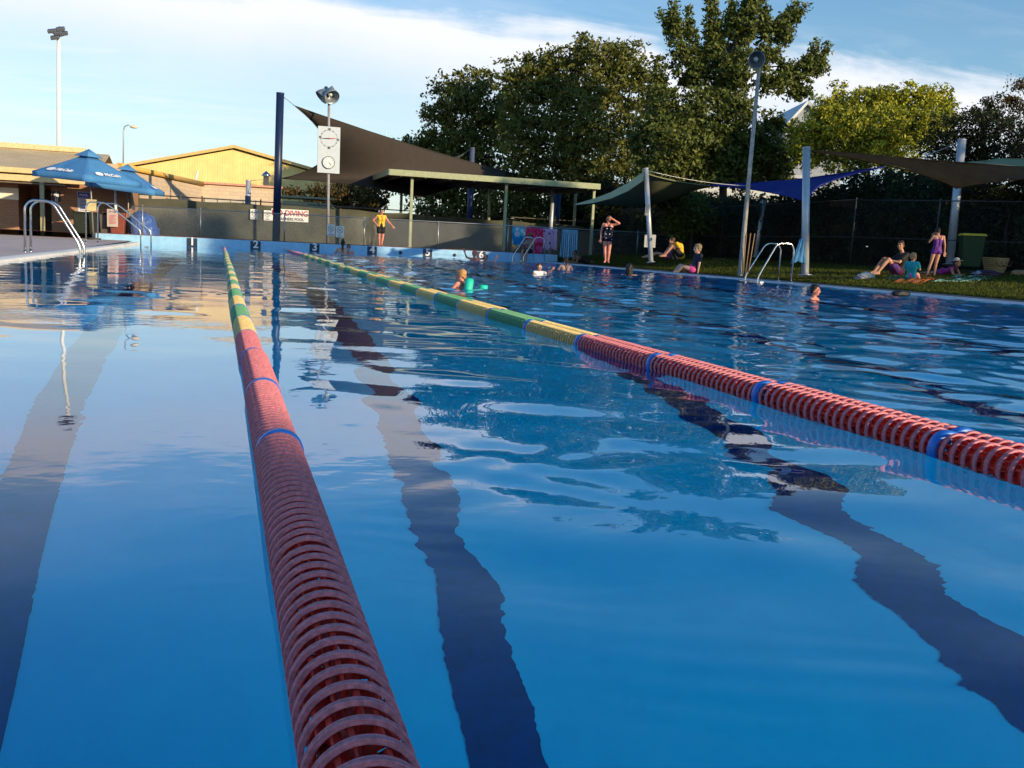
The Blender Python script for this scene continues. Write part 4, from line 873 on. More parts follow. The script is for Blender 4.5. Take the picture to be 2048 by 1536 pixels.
A = atY(590, 212, 45.5); Bc = atY(564, 357, 50.5); Cc = atY(1040, 350, 58); Dc = atY(842, 395, 47.5)
sail('shade_sail', 'huge dark brown shade sail swooping down from the thick navy pole', [A, Cc, Dc, Bc], [.10, .08, .12, .36], bsm, belly=-.25)
cable('short cable from the navy pole top to the corner of the brown sail', atY(566, 193, yP-.1), A)
cable('thin cable from the shorter silver pole to the low corner of the brown sail', atY(502, 361, 53), Bc)
q = [atY(722, 303, 47.0), atY(775, 322, 47.5), atY(830, 338, 48)]
E1, E2, E3 = atY(700, 296, 47.6), atY(836, 341, 47.6), atY(830, 372, 46.6)
sail('shade_sail', 'beige sunlit shade sail corner behind the shelter roof, near the navy padded pole', [atY(858, 326, 60), atY(926, 309, 56), atY(921, 345, 56.5), atY(880, 352, 60)], [.15, .5, .1, .1], mat('beige_shade_cloth', (.55, .48, .38), .8, transl=.2), group=None)
cable('cable between the navy padded pole and the beige sail', atY(940, 299, 55), atY(926, 309, 56))
PTa = onray(1289, 346, PT1)
sail('shade_sail', 'dark sail whose pale green edge slopes down left from the first silver pole', [PTa, atD(1148, 410, 42), atD(1300, 408, 46), atD(1425, 372, 40)], [.22, .1, .15, .10], gsm, belly=-.5)
L_, T_, R__, Bt = atD(1330, 352, 43), atD(1520, 366, 36), atD(1768, 335, 30), atD(1617, 404, 29.5)
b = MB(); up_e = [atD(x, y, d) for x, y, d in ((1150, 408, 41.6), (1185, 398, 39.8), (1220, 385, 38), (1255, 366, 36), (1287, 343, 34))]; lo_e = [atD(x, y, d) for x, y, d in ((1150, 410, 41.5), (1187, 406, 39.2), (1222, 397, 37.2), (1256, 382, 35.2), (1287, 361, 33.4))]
b.add(up_e+lo_e, [(i, i+1, i+6, i+5) for i in range(4)], 0, True); gs_ = [o for o in bpy.data.objects if o.get('label', '').startswith('dark sail whose')][0]; b.build('painted_sunlit_edge', mat('sunlit_green_shade_cloth', (.40, .43, .24), .8), gs_)  # lighter copy of the sail cloth paints its sunlit edge
sail('shade_sail', 'bright royal blue shade sail hanging behind the thick silver pole', [atD(1420, 371, 37), atD(1570, 362, 38), atD(1768, 334, 32), atD(1620, 406, 29.5)], [-.05, .10, .42, .22], mat('royal_blue_shade_cloth', (.006, .014, .24), .7, var=.06, transl=.3), belly=-.25)
cable('cable from the leaning silver pole top down to the blue sail corner', onray(1919, 284, PT4), atD(1768, 334, 32), sagz=.08)
cable('long thin cable running from the first silver pole across to the blue sail', onray(1294, 341, PT1), atD(1500, 372, 36), sagz=.1)
br = mat('rust_brown_shade_cloth', (.15, .06, .016), .85, var=.15, vscale=3, transl=.25, bump=.3, bscale=90)
sail('shade_sail', 'rust brown shade sail across the right edge with its green top side in sun', [onray(1617, 301, PT2), atD(2150, 343, 25), atD(2170, 352, 24), atD(1912, 376, 24.8)], [.02, .0, .20, .24], br, belly=-.12)
sail('shade_sail', 'sunlit olive shade sail strip behind the leaning silver pole at the right edge', [atD(1925, 327, 31.5), atD(2000, 318, 36), atD(2160, 318, 36), atD(2140, 345, 27)], [.03, .02, .05, .05], mat('sunlit_olive_cloth', (.30, .28, .13), .85), belly=0)  # separate lighter strip stands for the sunlit upper side of the rust sail

# ------------------------------------------------------------------ umbrellas
def umbrella(label, base, top, rad, drop, rot, nseg=4, poler=.03, tiltv=(0, 0)):
    r_ = empty('umbrella', base, label, 'umbrella', 'blue umbrellas by the amenities block'); base, top = Vector(base), Vector(top)
    bm_ = mat('faded_blue_canvas', (.10, .31, .60), .8, var=.14, vscale=1.5, col2=(.05, .22, .50), transl=.15, bump=.3, bscale=60)
    b = MB(); b.tube(base, top, poler, n=12); b.build('pole', mat('umbrella_pole', (.25, .24, .22), .4, .3), r_)
    b = MB(); b.lathe(base, (0, 0, 1), [(0, .28), (.06, .28), (.08, .06), (.3, .05)], 16); b.build('base', mat('dark_base', (.05, .05, .05), .6), r_)
    n = nseg; ax = Matrix.Rotation(tiltv[0], 3, 'Y') @ Matrix.Rotation(tiltv[1], 3, 'X')
    def pt(a, t):     # a angle in segments, t 0 top..1 rim
        k = int(a) % n; f_ = a-int(a); c0 = Vector((math.cos(rot+2*math.pi*k/n), math.sin(rot+2*math.pi*k/n), 0)); c1_ = Vector((math.cos(rot+2*math.pi*(k+1)/n), math.sin(rot+2*math.pi*(k+1)/n), 0))
        d = c0.lerp(c1_, f_); sag = .10*4*f_*(1-f_)
        return top+ax @ (d*rad*t*(1-sag*.35*t)+Vector((0, 0, -drop*(t**.82)-sag*t*t*.5*0-.0)))
    b = MB(); sub = 10; T = [.12, .3, .5, .7, .88, 1.0]; vs = []
    for j in range(n*sub):
        a = j/sub
        for t in T: vs.append(pt(a, t))
        vs.append(pt(a, 1.0)+Vector((0, 0, -.20)))
    w = len(T)+1; fs = []
    for j in range(n*sub):
        j2 = (j+1) % (n*sub)
        for i in range(w-1): fs.append((j*w+i, j*w+i+1, j2*w+i+1, j2*w+i))
    b.add(vs, fs, 0, False); b.sm = [True]*len(b.f)
    o = b.build('canopy', bm_, r_); md = o.modifiers.new('thickness', 'SOLIDIFY'); md.thickness = .006
    # vented cap
    b = MB(); vs = [top+Vector((0, 0, .10))]
    for j in range(n*sub): vs.append(pt(j/sub, .27)+Vector((0, 0, .13)))
    b.add(vs, [(0, 1+j, 1+(j+1) % (n*sub)) for j in range(n*sub)], 0, True); o = b.build('vent_cap', bm_, r_); md = o.modifiers.new('thickness', 'SOLIDIFY'); md.thickness = .006
    for k in range(n*2):
        b = MB(); b.tube(top+Vector((0, 0, -.25)), pt(k/2, .97)+Vector((0, 0, -.03)), .012, n=6); b.build('rib', steel(), r_)
    # printed mark on each panel: white oval and lettering
    wm = mat('umbrella_print', (.80, .82, .82), .7, var=.03)
    for k in range(n):
        P0 = pt(k+.16, .90); P1 = pt(k+.46, .90); dx = (P1-P0).normalized(); dn = (pt(k+.3, .99)-pt(k+.3, .75)).normalized(); nr = dx.cross(dn).normalized()
        if nr.z < 0: nr = -nr
        yv = (-dn).normalized(); 
        def loc(s, t, h=.035): return pt(k+.5, .86)+dx*s+yv*t+nr*h
        b = MB(); m_ = 24; e_ = [loc(-.62+.20*math.cos(2*math.pi*i/m_), .0+.125*math.sin(2*math.pi*i/m_), .05) for i in range(m_)]; b.add(e_, [tuple(range(m_))])
        if (e_[1]-e_[0]).cross(e_[2]-e_[1]).dot(nr) < 0: b.f[-1] = tuple(reversed(b.f[-1]))
        M3 = Matrix((dx, yv, nr)).transposed(); v_, f2 = text_mesh('McCain', .27, loc(.05, 0, .05), M3, .003, .008); b.add(v_, f2)
        b.build('printed_logo', wm, r_)
    return r_
ub = atY(187, 478, 41.0); ub.z = deck_z(0, ub.y); k_ = depth(ub)
umbrella('faded blue market umbrella with white oval print, front one beside the brick block', ub, onray(178, 303, ub), 96/F*k_*1.05, .98, R(-84), tiltv=(R(3), R(2)))
u2 = atY(257, 470, 44.3); u2.z = .13; k_ = depth(u2)
umbrella('darker blue market umbrella half hidden behind the front one', u2, onray(256, 333, u2), 86/F*k_*1.05, .86, R(-50), tiltv=(R(5), R(2)))

# ------------------------------------------------------------------ left side deck things
def grab_rails(label, P, r=.024, group=None, name='pool_ladder', steps=0, cat='pool ladder'):
    r_ = empty(name, P[0][0], label, cat, group)
    for path in P:
        # round the corners
        Q = [Vector(path[0])]
        for i in range(1, len(path)-1):
            a, c, e_ = Vector(path[i-1]), Vector(path[i]), Vector(path[i+1]); ra = min(.12, (a-c).length*.4, (e_-c).length*.4)
            s, t = c+(a-c).normalized()*ra, c+(e_-c).normalized()*ra
            for k in range(6): u = k/5; Q.append(s*(1-u)**2+c*2*u*(1-u)+t*u*u)
        Q.append(Vector(path[-1])); b = MB(); b.path(Q, r, 12); b.build('handrail', steel(), r_)
        b = MB(); b.lathe(path[0], (0, 0, 1), [(0, .055), (.012, .055), (.02, .03)], 16); b.build('floor_flange', steel(), r_)
    if steps:
        a, c = Vector(P[0][-1]), Vector(P[1][-1])
        for k in range(steps): b = MB(); z = Vector((0, 0, .06+k*-.28+.0)); h = (a+c)/2; b.box((h.x, h.y, .02-.28*k), ((c-a).length*.0+.10, abs(c.y-a.y)+.02, .03), rz=0); b.build('tread', steel(), r_)
    return r_
a0, a1 = atZ(49, 506, .04), atZ(61, 505, .04)
ya, yb2 = a0.y, a0.y+.55
def rail_at(y_, pxs, top1, top2, xw):
    return None
y1_, y2_ = 21.6, 22.25
def leftrail(y_, pb_, pts_):
    o = []
    for px, py in pts_: o.append(atY(px, py, y_))
    return o
ra_ = [atY(50, 505, y1_), atY(50, 412, y1_), atY(62, 400, y1_), atY(95, 402, y1_), atY(108, 410, y1_), atY(160, 492, y1_), atY(160, 540, y1_)]
ra_[0].z = .04
rb_ = [v+Vector((.0, .62, 0)) for v in ra_]
ra_[-1].z = rb_[-1].z = -.9; ra_[-1].x = ra_[-2].x; rb_[-1].x = rb_[-2].x
dxx = atY(62, 500, y2_).x-ra_[0].x; rb_ = [v+Vector((dxx, 0, 0)) for v in rb_]
grab_rails('pair of sunlit steel pool handrails on the left deck, nearer set', [ra_, rb_], group='steel pool ladders', steps=4)
y3 = 35.2
rc = [atY(172, 476, y3), atY(172, 412, y3), atY(178, 404, y3), atY(208, 405, y3), atY(222, 414, y3), atY(281, 461, y3), atY(282, 492, y3)]
rc[0].z = .09; rd = [v+Vector((.28, .75, 0)) for v in rc]; rc[-1].z = rd[-1].z = -.8
grab_rails('dull steel handrails farther along the left deck, in front of the bins', [rc, rd], group='steel pool ladders', steps=3)
def bin_(label, base, w, h, body, lid, name='wheelie_bin', rz=0.0, panel=None):
    r_ = empty(name, base, label, 'bin'); M_ = Matrix.Rotation(rz, 3, 'Z'); B_ = Vector(base); b = MB(); d = w*1.05
    def q(x, y, z): return B_+M_ @ Vector((x, y, z))
    s0, s1 = .40, .5; vs = [q(sx*w*s0, sy*d*s0, .10) for sx, sy in ((-1, -1), (1, -1), (1, 1), (-1, 1))]+[q(sx*w*s1, sy*d*s1, h) for sx, sy in ((-1, -1), (1, -1), (1, 1), (-1, 1))]
    b.add(vs, [(3, 2, 1, 0), (4, 5, 6, 7)]+[(i, (i+1) % 4, (i+1) % 4+4, i+4) for i in range(4)]); b.build('body', body, r_, bevel=.03)
    b = MB(); vs = [q(sx*w*.55, sy*d*.55, h) for sx, sy in ((-1, -1), (1, -1), (1, 1), (-1, 1))]+[q(sx*w*.50, sy*d*.48, h+.07) for sx, sy in ((-1, -1), (1, -1), (1, 1), (-1, 1))]
    b.add(vs, [(3, 2, 1, 0), (4, 5, 6, 7)]+[(i, (i+1) % 4, (i+1) % 4+4, i+4) for i in range(4)]); b.build('lid', lid, r_, bevel=.02)
    for s in (-1, 1): b = MB(); b.lathe(q(s*w*.42, d*.42, .10), M_ @ Vector((1, 0, 0)), [(-.03, 0), (-.03, .10), (.03, .10), (.03, 0)], 16); b.build('wheel', mat('black_rubber', (.02, .02, .02), .7), r_)
    b = MB(); b.tube(q(-w*.4, d*.62, h-.02), q(w*.4, d*.62, h-.02), .015, n=8); b.build('handle', body, r_)
    return r_
dk = mat('dark_green_bin', (.012, .02, .012), .5)
for i, (px, py, w, lab, bo, li) in enumerate(((164, 470, .62, 'dark wheelie bin against the brick wall, left one of the row', dk, dk), (194, 471, .60, 'dark wheelie bin behind the far handrail', dk, mat('dark_lid', (.02, .02, .02), .5)), (214, 471, .55, 'brown grey bin beside the red one under the umbrella', mat('brown_grey_bin', (.10, .08, .07), .6), mat('dark_lid', (.02, .02, .02), .5)), (236, 470, .62, 'red brown bin under the rear umbrella with a notice on its front', mat('red_brown_bin', (.22, .05, .03), .6), mat('dark_lid', (.02, .02, .02), .5)))):
    p = atY(px, py, 44.2-.2*i); p.z = deck_z(0, p.y); bin_(lab, p, w, 1.02+.1*(i == 3), bo, li)
p = atY(225, 436, 43.2); sign('pale notice with rows of small print on the front of the bins', (p.x, p.y, p.z), .42, .72, [('SWIM', .10, 0, .25, grp, 1, .002)], m=mat('dull_notice', (.48, .40, .38), .6), shapes=[('small_print', lines(8, .4, .62), redp)])
p = atY(183, 412, 40.5); quick('yellow_box', lambda b: (b.box(p, (.34, .22, .40)), b.box(p+Vector((0, 0, .22)), (.38, .26, .05))), mat('faded_yellow', (.55, .45, .22), .6), 'small faded yellow box on the first umbrella pole', 'box', p, bevel=.02)
p = atY(231, 420, 44.9); quick('downpipe', lambda b: b.tube((p.x, 44.9, .15), atY(231, 376, 44.9), .06, n=10), whitep, 'white pipe post under the rear umbrella against the brick wall', 'pipe', (p.x, 44.9, .15))
# blue tarpaulin heap
tp = atY(286, 470, 44.9); tw, th_ = 62/F*depth(tp), 62/F*depth(tp)
bm = bmesh.new(); bmesh.ops.create_icosphere(bm, subdivisions=5, radius=1)
from mathutils import noise as mn
for v in bm.verts:
    c = v.co.copy(); z = max(c.z, -.55); k = 1+.10*mn.noise(c*1.6)+.07*abs(mn.noise(c*4+Vector((3, 1, 2))))+.03*mn.noise(c*9)
    sh_ = 1.0+.25*max(0, c.x)*(1 if c.z < .2 else .3)
    c = Vector([math.copysign(abs(q)**.72, q) for q in c]); z = max(c.z, -.5); v.co = Vector((c.x*k*sh_*tw*.42, c.y*k*.9, (z+.5)*k*th_*.60*(1-.14*max(0, c.x))))
me = bpy.data.meshes.new('tarpaulin_heap'); bm.to_mesh(me); bm.free()
for p_ in me.polygons: p_.use_smooth = True
me.materials.append(mat('blue_tarpaulin', (.015, .11, .46), .38, var=.25, vscale=5, bump=.9, bscale=14)); o = link_mesh('tarpaulin_heap', me, None, (tp.x, tp.y, .12)); tag(o, 'heap covered with crumpled bright blue tarpaulin beside the rear umbrella', 'tarpaulin')

# right hand ladder
p1_, p2_ = PX1+.75, PX1-.16
def rrail(y_, s=1.0): return [Vector((p1_, y_, .04)), Vector((p1_, y_, .92)), Vector((p1_-.12, y_, 1.0)), Vector((p2_+.52, y_, 1.0)), Vector((p2_+.42, y_, .94)), Vector((p2_, y_, .16)), Vector((p2_, y_, -.9))]
yy1 = 20.5
def railpx(bx, by_, pts_, y_):
    o = [atY(px, py, y_) for px, py in pts_]; return o
YR = 22.2
r1_ = [atY(1579, 566, YR), atY(1588, 500, YR), atY(1583, 487, YR), atY(1561, 487, YR), atY(1553, 491, YR), atY(1516, 554, YR), atY(1515, 575, YR)]
YR2 = YR+1.05
r2_ = [atY(1557, 563, YR2), atY(1562, 500, YR2), atY(1556, 488, YR2), atY(1538, 487, YR2), atY(1530, 491, YR2), atY(1491, 551, YR2), atY(1491, 570, YR2)]
r1_[0].z = r2_[0].z = .04; r1_[0].x = r1_[1].x; r2_[0].x = r2_[1].x; r1_[-1].x = r1_[-2].x; r2_[-1].x = r2_[-2].x; r1_[-1].z = r2_[-1].z = -.9
grab_rails('steel pool ladder rails arching over the right hand pool edge', [r1_, r2_], r=.021, group='steel pool ladders', steps=4)
YL = 41.0
r3 = [atY(1089, 517, YL), atY(1089, 480, YL), atY(1084, 475, YL), atY(1074, 475, YL), atY(1070, 478, YL), atY(1047, 513, YL), atY(1047, 520, YL)]
r4 = [v+Vector((-.25, .8, 0)) for v in r3]
r3[0].z = r4[0].z = .05; r3[-1].z = r4[-1].z = -.8
grab_rails('steel pool ladder in the far right corner, in front of the hanging towels', [r3, r4], group='steel pool ladders', steps=3)

# ------------------------------------------------------------------ towels
def pattern(name, fn):
    m = mat(name, (.5, .5, .5), .9, bump=.5, bscale=160, spec=.05); t = m.node_tree; b_ = t.nodes['Principled BSDF']; fn(t, b_); return m
def vor(t, scale, cols, rand=1.0, feature='F1'):
    tcn = t.nodes.new('ShaderNodeTexCoord'); v = t.nodes.new('ShaderNodeTexVoronoi'); v.inputs['Scale'].default_value = scale; v.inputs['Randomness'].default_value = rand
    t.links.new(tcn.outputs['Object'], v.inputs['Vector']); r_ = t.nodes.new('ShaderNodeValToRGB'); r_.color_ramp.interpolation = 'CONSTANT'
    el_ = r_.color_ramp.elements
    while len(el_) > 1: el_.remove(el_[-1])
    el_[0].position = 0; el_[0].color = (*cols[0][1], 1)
    for p_, c in cols[1:]: e_ = el_.new(p_); e_.color = (*c, 1)
    t.links.new(v.outputs['Distance'], r_.inputs[0]); return r_.outputs[0]
pm1 = pattern('turquoise_print', lambda t, b: t.links.new(vor(t, 3.0, [(0, (.45, .04, .12)), (.10, (.65, .62, .66)), (.30, (.10, .45, .62)), (.5, (.03, .22, .50))]), b.inputs[0]))
pm2 = pattern('red_pink_print', lambda t, b: t.links.new(vor(t, 3.4, [(0, (.7, .08, .03)), (.16, (.65, .05, .20)), (.32, (.55, .02, .05)), (.5, (.70, .10, .32))]), b.inputs[0]))
pm3 = pattern('lilac_print', lambda t, b: t.links.new(vor(t, 4.2, [(0, (.06, .01, .09)), (.17, (.42, .12, .40)), (.24, (.55, .36, .56))]), b.inputs[0]))
def stripes(t, b_):
    tcn = t.nodes.new('ShaderNodeTexCoord'); w = t.nodes.new('ShaderNodeTexWave'); w.bands_direction = 'X'; w.inputs['Scale'].default_value = 3.1; w.inputs['Distortion'].default_value = 1.6; w.inputs['Detail'].default_value = 3; w.inputs['Detail Scale'].default_value = 4
    t.links.new(tcn.outputs['Object'], w.inputs['Vector']); r_ = t.nodes.new('ShaderNodeValToRGB'); e_ = r_.color_ramp.elements; e_[0].color = (.02, .14, .42, 1); e_[1].color = (.52, .62, .68, 1); x = e_.new(.5); x.color = (.08, .42, .58, 1)
    t.links.new(w.outputs['Fac'], r_.inputs[0]); t.links.new(r_.outputs[0], b_.inputs[0])
pm4 = pattern('blue_stripes', stripes)
def towel(label, px0, px1, pyt, pyb, y_, m, flare=0.0, seed=0):
    a, c = atY(px0, pyt[0], y_), atY(px1, pyt[1], y_); zt_ = .345+1.22+.02; bl, br_ = atY(px0, pyb[0], y_).z, atY(px1, pyb[1], y_).z
    rr = random.Random(seed); n, k_ = 26, 18; vs = []; ph = rr.uniform(0, 6)
    for j in range(k_+7):
        for i in range(n+1):
            u = i/n; x = a.x+(c.x-a.x)*u; zb_ = bl+(br_-bl)*u+.03*math.sin(u*9+ph)
            if j <= k_: t = j/k_; z = zb_+(zt_-zb_)*t; yy_ = y_-.05-(.035*math.sin(u*13+ph)+.02*math.sin(u*29))*(1-t)**.6; xx = x+flare*(1-t)*(u-.6)
            else: t = (j-k_)/6; z = zt_-.45*t; yy_ = y_+.0+.05*t; xx = x
            if j == k_: yy_ = y_-.025
            vs.append((xx, yy_, z))
    b = MB(); w = n+1; b.add(vs, [(j*w+i, j*w+i+1, (j+1)*w+i+1, (j+1)*w+i) for j in range(k_+6) for i in range(n)], 0, True)
    o = b.build('towel', m, None, ((a.x+c.x)/2, y_, zt_)); md = o.modifiers.new('t', 'SOLIDIFY'); md.thickness = .008
    return tag(o, label, 'towel', 'towels hung over the wire fence')
towel('turquoise patterned towel hung on the wire fence, first of the four', 1024, 1050, (466, 467), (489, 493), YF-.02, pm1, .0, 1)
towel('red and pink towel hung on the fence behind the corner ladder', 1052, 1086, (467, 469), (506, 508), YF-.02, pm2, .0, 2)
towel('lilac towel with dark purple blotches hung on the fence', 1086, 1114, (469, 470), (499, 500), YF-.02, pm3, .02, 3)
towel('long blue and white striped towel hung on the fence, last of the four', 1123, 1155, (470, 471), (515, 517), YF-.02, pm4, .12, 4)
def flat_towel(label, pxs, m, name='beach_towel', fn=lawn_z):
    q = [onlawn(*p_) for p_ in pxs]; n = 14; vs = []
    for j in range(n+1):
        for i in range(n+1):
            u, v = i/n, j/n; p_ = (q[0]*(1-u)+q[1]*u)*(1-v)+(q[3]*(1-u)+q[2]*u)*v
            vs.append((p_.x, p_.y, fn(p_.x, p_.y)+.03+.022*math.sin(u*7+v*3)*math.sin(v*9+u*5)+.012*math.sin(u*19)))
    b = MB(); w = n+1; b.add(vs, [(j*w+i, j*w+i+1, (j+1)*w+i+1, (j+1)*w+i) for j in range(n) for i in range(n)], 0, True)
    o = b.build(name, m, None, q[0]); md = o.modifiers.new('t', 'SOLIDIFY'); md.thickness = .02
    return tag(o, label, 'towel', 'towels spread on the grass')
flat_towel('bright orange towel spread on the grass beside the child in the teal top', [(1782, 568), (1838, 570), (1895, 554), (1835, 551)], mat('orange_towel', (.75, .16, .04), .9, bump=.5, bscale=120))
def gst(t, b_):
    tcn = t.nodes.new('ShaderNodeTexCoord'); w = t.nodes.new('ShaderNodeTexWave'); w.inputs['Scale'].default_value = 4; w.inputs['Distortion'].default_value = 3; t.links.new(tcn.outputs['Object'], w.inputs['Vector'])
    r_ = t.nodes.new('ShaderNodeValToRGB'); e_ = r_.color_ramp.elements; e_[0].color = (.06, .42, .24, 1); e_[1].color = (.55, .66, .55, 1); t.links.new(w.outputs['Fac'], r_.inputs[0]); t.links.new(r_.outputs[0], b_.inputs[0])
flat_towel('green and white towel spread on the grass in front of the lying child', [(1862, 566), (1950, 565), (1990, 556), (1915, 553)], pattern('green_white_print', gst))
flat_towel('dark teal towel lying on the grass under the seated man', [(1770, 560), (1815, 561), (1830, 553), (1790, 551)], mat('dark_teal_towel', (.02, .12, .12), .9))
flat_towel('white and red towel lying far back on the shaded lawn', [(1425, 521), (1455, 521), (1472, 517), (1440, 516)], mat('pale_red_towel', (.45, .22, .22), .9))

# ------------------------------------------------------------------ lawn things
bp_ = atD(1937, 541, 28.5); kk = F/depth(bp_)
gb = bin_('tall green wheelie bin with yellow lid at the edge of the lawn', bp_, 42/kk, 68/kk, mat('green_bin_plastic', (.012, .042, .014), .45, var=.1), mat('yellow_lid_plastic', (.62, .42, .03), .45, var=.1), rz=R(-30))
bk = onlawn(1988, 549); ks = depth(bk)/F
def f_bk(b):
    h, r0, r1 = 30*ks, 15*ks, 24*ks; n = 36
    for j in range(9):
        t = j/8; r_ = r0+(r1-r0)*t**.8; b.lathe(bk+Vector((0, 0, h*t*(1-.0))), (0, 0, 1), [(0, r_-.01), (.0, r_+.012*(1 if j % 2 else .3)), (h/9, r_+(r1-r0)/9+.012*(1 if j % 2 else .3)), (h/9, r_-.01)], n)
    b.lathe(bk, (0, 0, 1), [(.01, 0), (.01, r0)], n)
bo = quick('basket', f_bk, mat('woven_straw', (.52, .34, .15), .85, var=.25, vscale=30, bump=.8, bscale=50), 'wide woven straw basket on the grass right of the green bin', 'basket', bk)
for s in (-1, 1):
    b = MB(); P = [bk+Vector((s*24*ks*math.cos(a)*.55+s*6*ks, -(24*ks)*.9*0+24*ks*.5*math.sin(a*1.0)*0+(-1)**0*0, 28*ks-12*ks*math.sin(a))) for a in [math.pi*i/10 for i in range(11)]]
    b.path([p_+Vector((0, -22*ks, 0)) for p_ in P], .012, 6); h = b.build('handle', mat('brown_leather', (.16, .07, .03), .6), bo); h.matrix_parent_inverse = Matrix.Identity(4)
def lump(name, label, p, r, m, cat, seed=0, amp=.3, fs=2.0):
    bm = bmesh.new(); bmesh.ops.create_icosphere(bm, subdivisions=4, radius=1)
    for v in bm.verts:
        c = v.co.copy(); k = 1+amp*mn.noise(c*fs+Vector((seed, 0, 0)))+amp*.4*mn.noise(c*fs*3); v.co = Vector((c.x*k*r[0], c.y*k*r[1], max(c.z*k, -.6)*r[2]+r[2]*.55))
    me = bpy.data.meshes.new(name); bm.to_mesh(me); bm.free()
    for q in me.polygons: q.use_smooth = True
    me.materials.append(m); o = link_mesh(name, me, None, p); return tag(o, label, cat)
p = onlawn(1732, 558); lump('sun_hat', 'crumpled white sun hat lying on the grass left of the seated man', p, (.22, .2, .12), mat('white_cloth', (.62, .58, .54), .9), 'hat', 1)
p = onlawn(1722, 560); lump('cloth_bag', 'small dull grey cloth beside the white sun hat', p, (.18, .15, .07), mat('grey_cloth', (.22, .22, .24), .9), 'cloth', 2)
p = onlawn(1972, 553); lump('towel_bundle', 'dark bundle of clothes in front of the straw basket', p, (.5, .3, .12), mat('plum_cloth', (.07, .03, .06), .9), 'clothes', 3)
p = onlawn(1958, 553); lump('shoes', 'pale blue bundle beside the dark clothes and basket', p, (.2, .16, .10), mat('pale_blue_cloth', (.35, .42, .52), .9), 'clothes', 4)
p = onlawn(2040, 552); lump('bag', 'tan bag on the lawn at the right edge of the photo', p, (.3, .2, .11), mat('tan_cloth', (.35, .2, .1), .9), 'bag', 5)
p = onlawn(1392, 513); lump('shade_bag', 'round pale cloth bundle far back on the lawn behind the seated child', p, (.22, .2, .22), mat('grey_cloth', (.22, .22, .24), .9), 'bag', 6)
p = atZ(1801, 592, .05); lump('black_bag', 'black swim bag sitting on the right hand pool edge', p, (.19, .11, .075), mat('black_cloth', (.012, .013, .015), .6), 'bag', 7, .12)
p = onray(1597, 505, PB2+Vector((0, 0, 1.0))); 
def f_ht(b):
    c = p
    n, k_ = 12, 16; vs = []
    for j in range(k_+1):
        t = j/k_
        for i in range(n+1): u = i/n-.5; vs.append(c+Vector((u*(.16+.26*t)-.05*t, -.10+.04*math.sin(u*16+t*3), .38-.62*t-.12*abs(u))))
    b.add(vs, [(j*(n+1)+i, j*(n+1)+i+1, (j+1)*(n+1)+i+1, (j+1)*(n+1)+i) for j in range(k_) for i in range(n)], 0, True)
o = quick('hanging_towel', f_ht, mat('light_blue_towel', (.06, .22, .42), .9, bump=.5, bscale=60), 'light blue towel draped on the thick silver pole behind the ladder', 'towel', p); o.modifiers.new('t', 'SOLIDIFY').thickness = .01
# ------------------------------------------------------------------ people
skinm = mat('skin_tan', (.50, .25, .16), .55, var=.08, vscale=14); skinl = mat('skin_light', (.62, .36, .27), .55, var=.08, vscale=14); skinr = mat('skin_sunburnt', (.66, .26, .18), .5, var=.08, vscale=14)
hair_d = mat('hair_dark', (.012, .009, .008), .45, var=.3, vscale=30, bump=.6, bscale=80); hair_b = mat('hair_brown', (.07, .035, .018), .5, var=.3, vscale=30, bump=.6, bscale=80); hair_g = mat('hair_ginger', (.42, .17, .05), .5, var=.25, vscale=26, bump=.7, bscale=60, col2=(.60, .34, .12)); hair_bl = mat('hair_blond', (.42, .28, .13), .5, var=.25, vscale=26, bump=.6, bscale=60)
blackc = mat('black_fabric', (.012, .012, .014), .75); shade_l = mat('sunglass_lens', (.01, .01, .012), .12)
def remesh(b, voxel, smooth=4):
    me = bpy.data.meshes.new('tmp'); me.from_pydata([Vector(v) for v in b.v], [], b.f); o = bpy.data.objects.new('tmp', me); COL.objects.link(o)
    r_ = o.modifiers.new('r', 'REMESH'); r_.mode = 'VOXEL'; r_.voxel_size = voxel; r_.use_smooth_shade = True
    s = o.modifiers.new('s', 'SMOOTH'); s.iterations = smooth; s.factor = .5
    m2 = bpy.data.meshes.new_from_object(o.evaluated_get(bpy.context.evaluated_depsgraph_get())); bpy.data.objects.remove(o); bpy.data.meshes.remove(me)
    for p in m2.polygons: p.use_smooth = True
    return m2
STAND = dict(pel=(0, 0, .93), che=(0, 0, 1.26), nek=(0, .01, 1.44), head=(0, -.01, 1.60), shL=(-.175, 0, 1.40), shR=(.175, 0, 1.40), elL=(-.23, .03, 1.12), elR=(.23, .03, 1.12), wrL=(-.25, -.03, .88), wrR=(.25, -.03, .88),
             hiL=(-.09, 0, .90), hiR=(.09, 0, .90), knL=(-.10, -.02, .49), knR=(.10, -.02, .49), anL=(-.10, .02, .09), anR=(.10, .02, .09), toL=(-.12, -.14, .03), toR=(.12, -.14, .03))
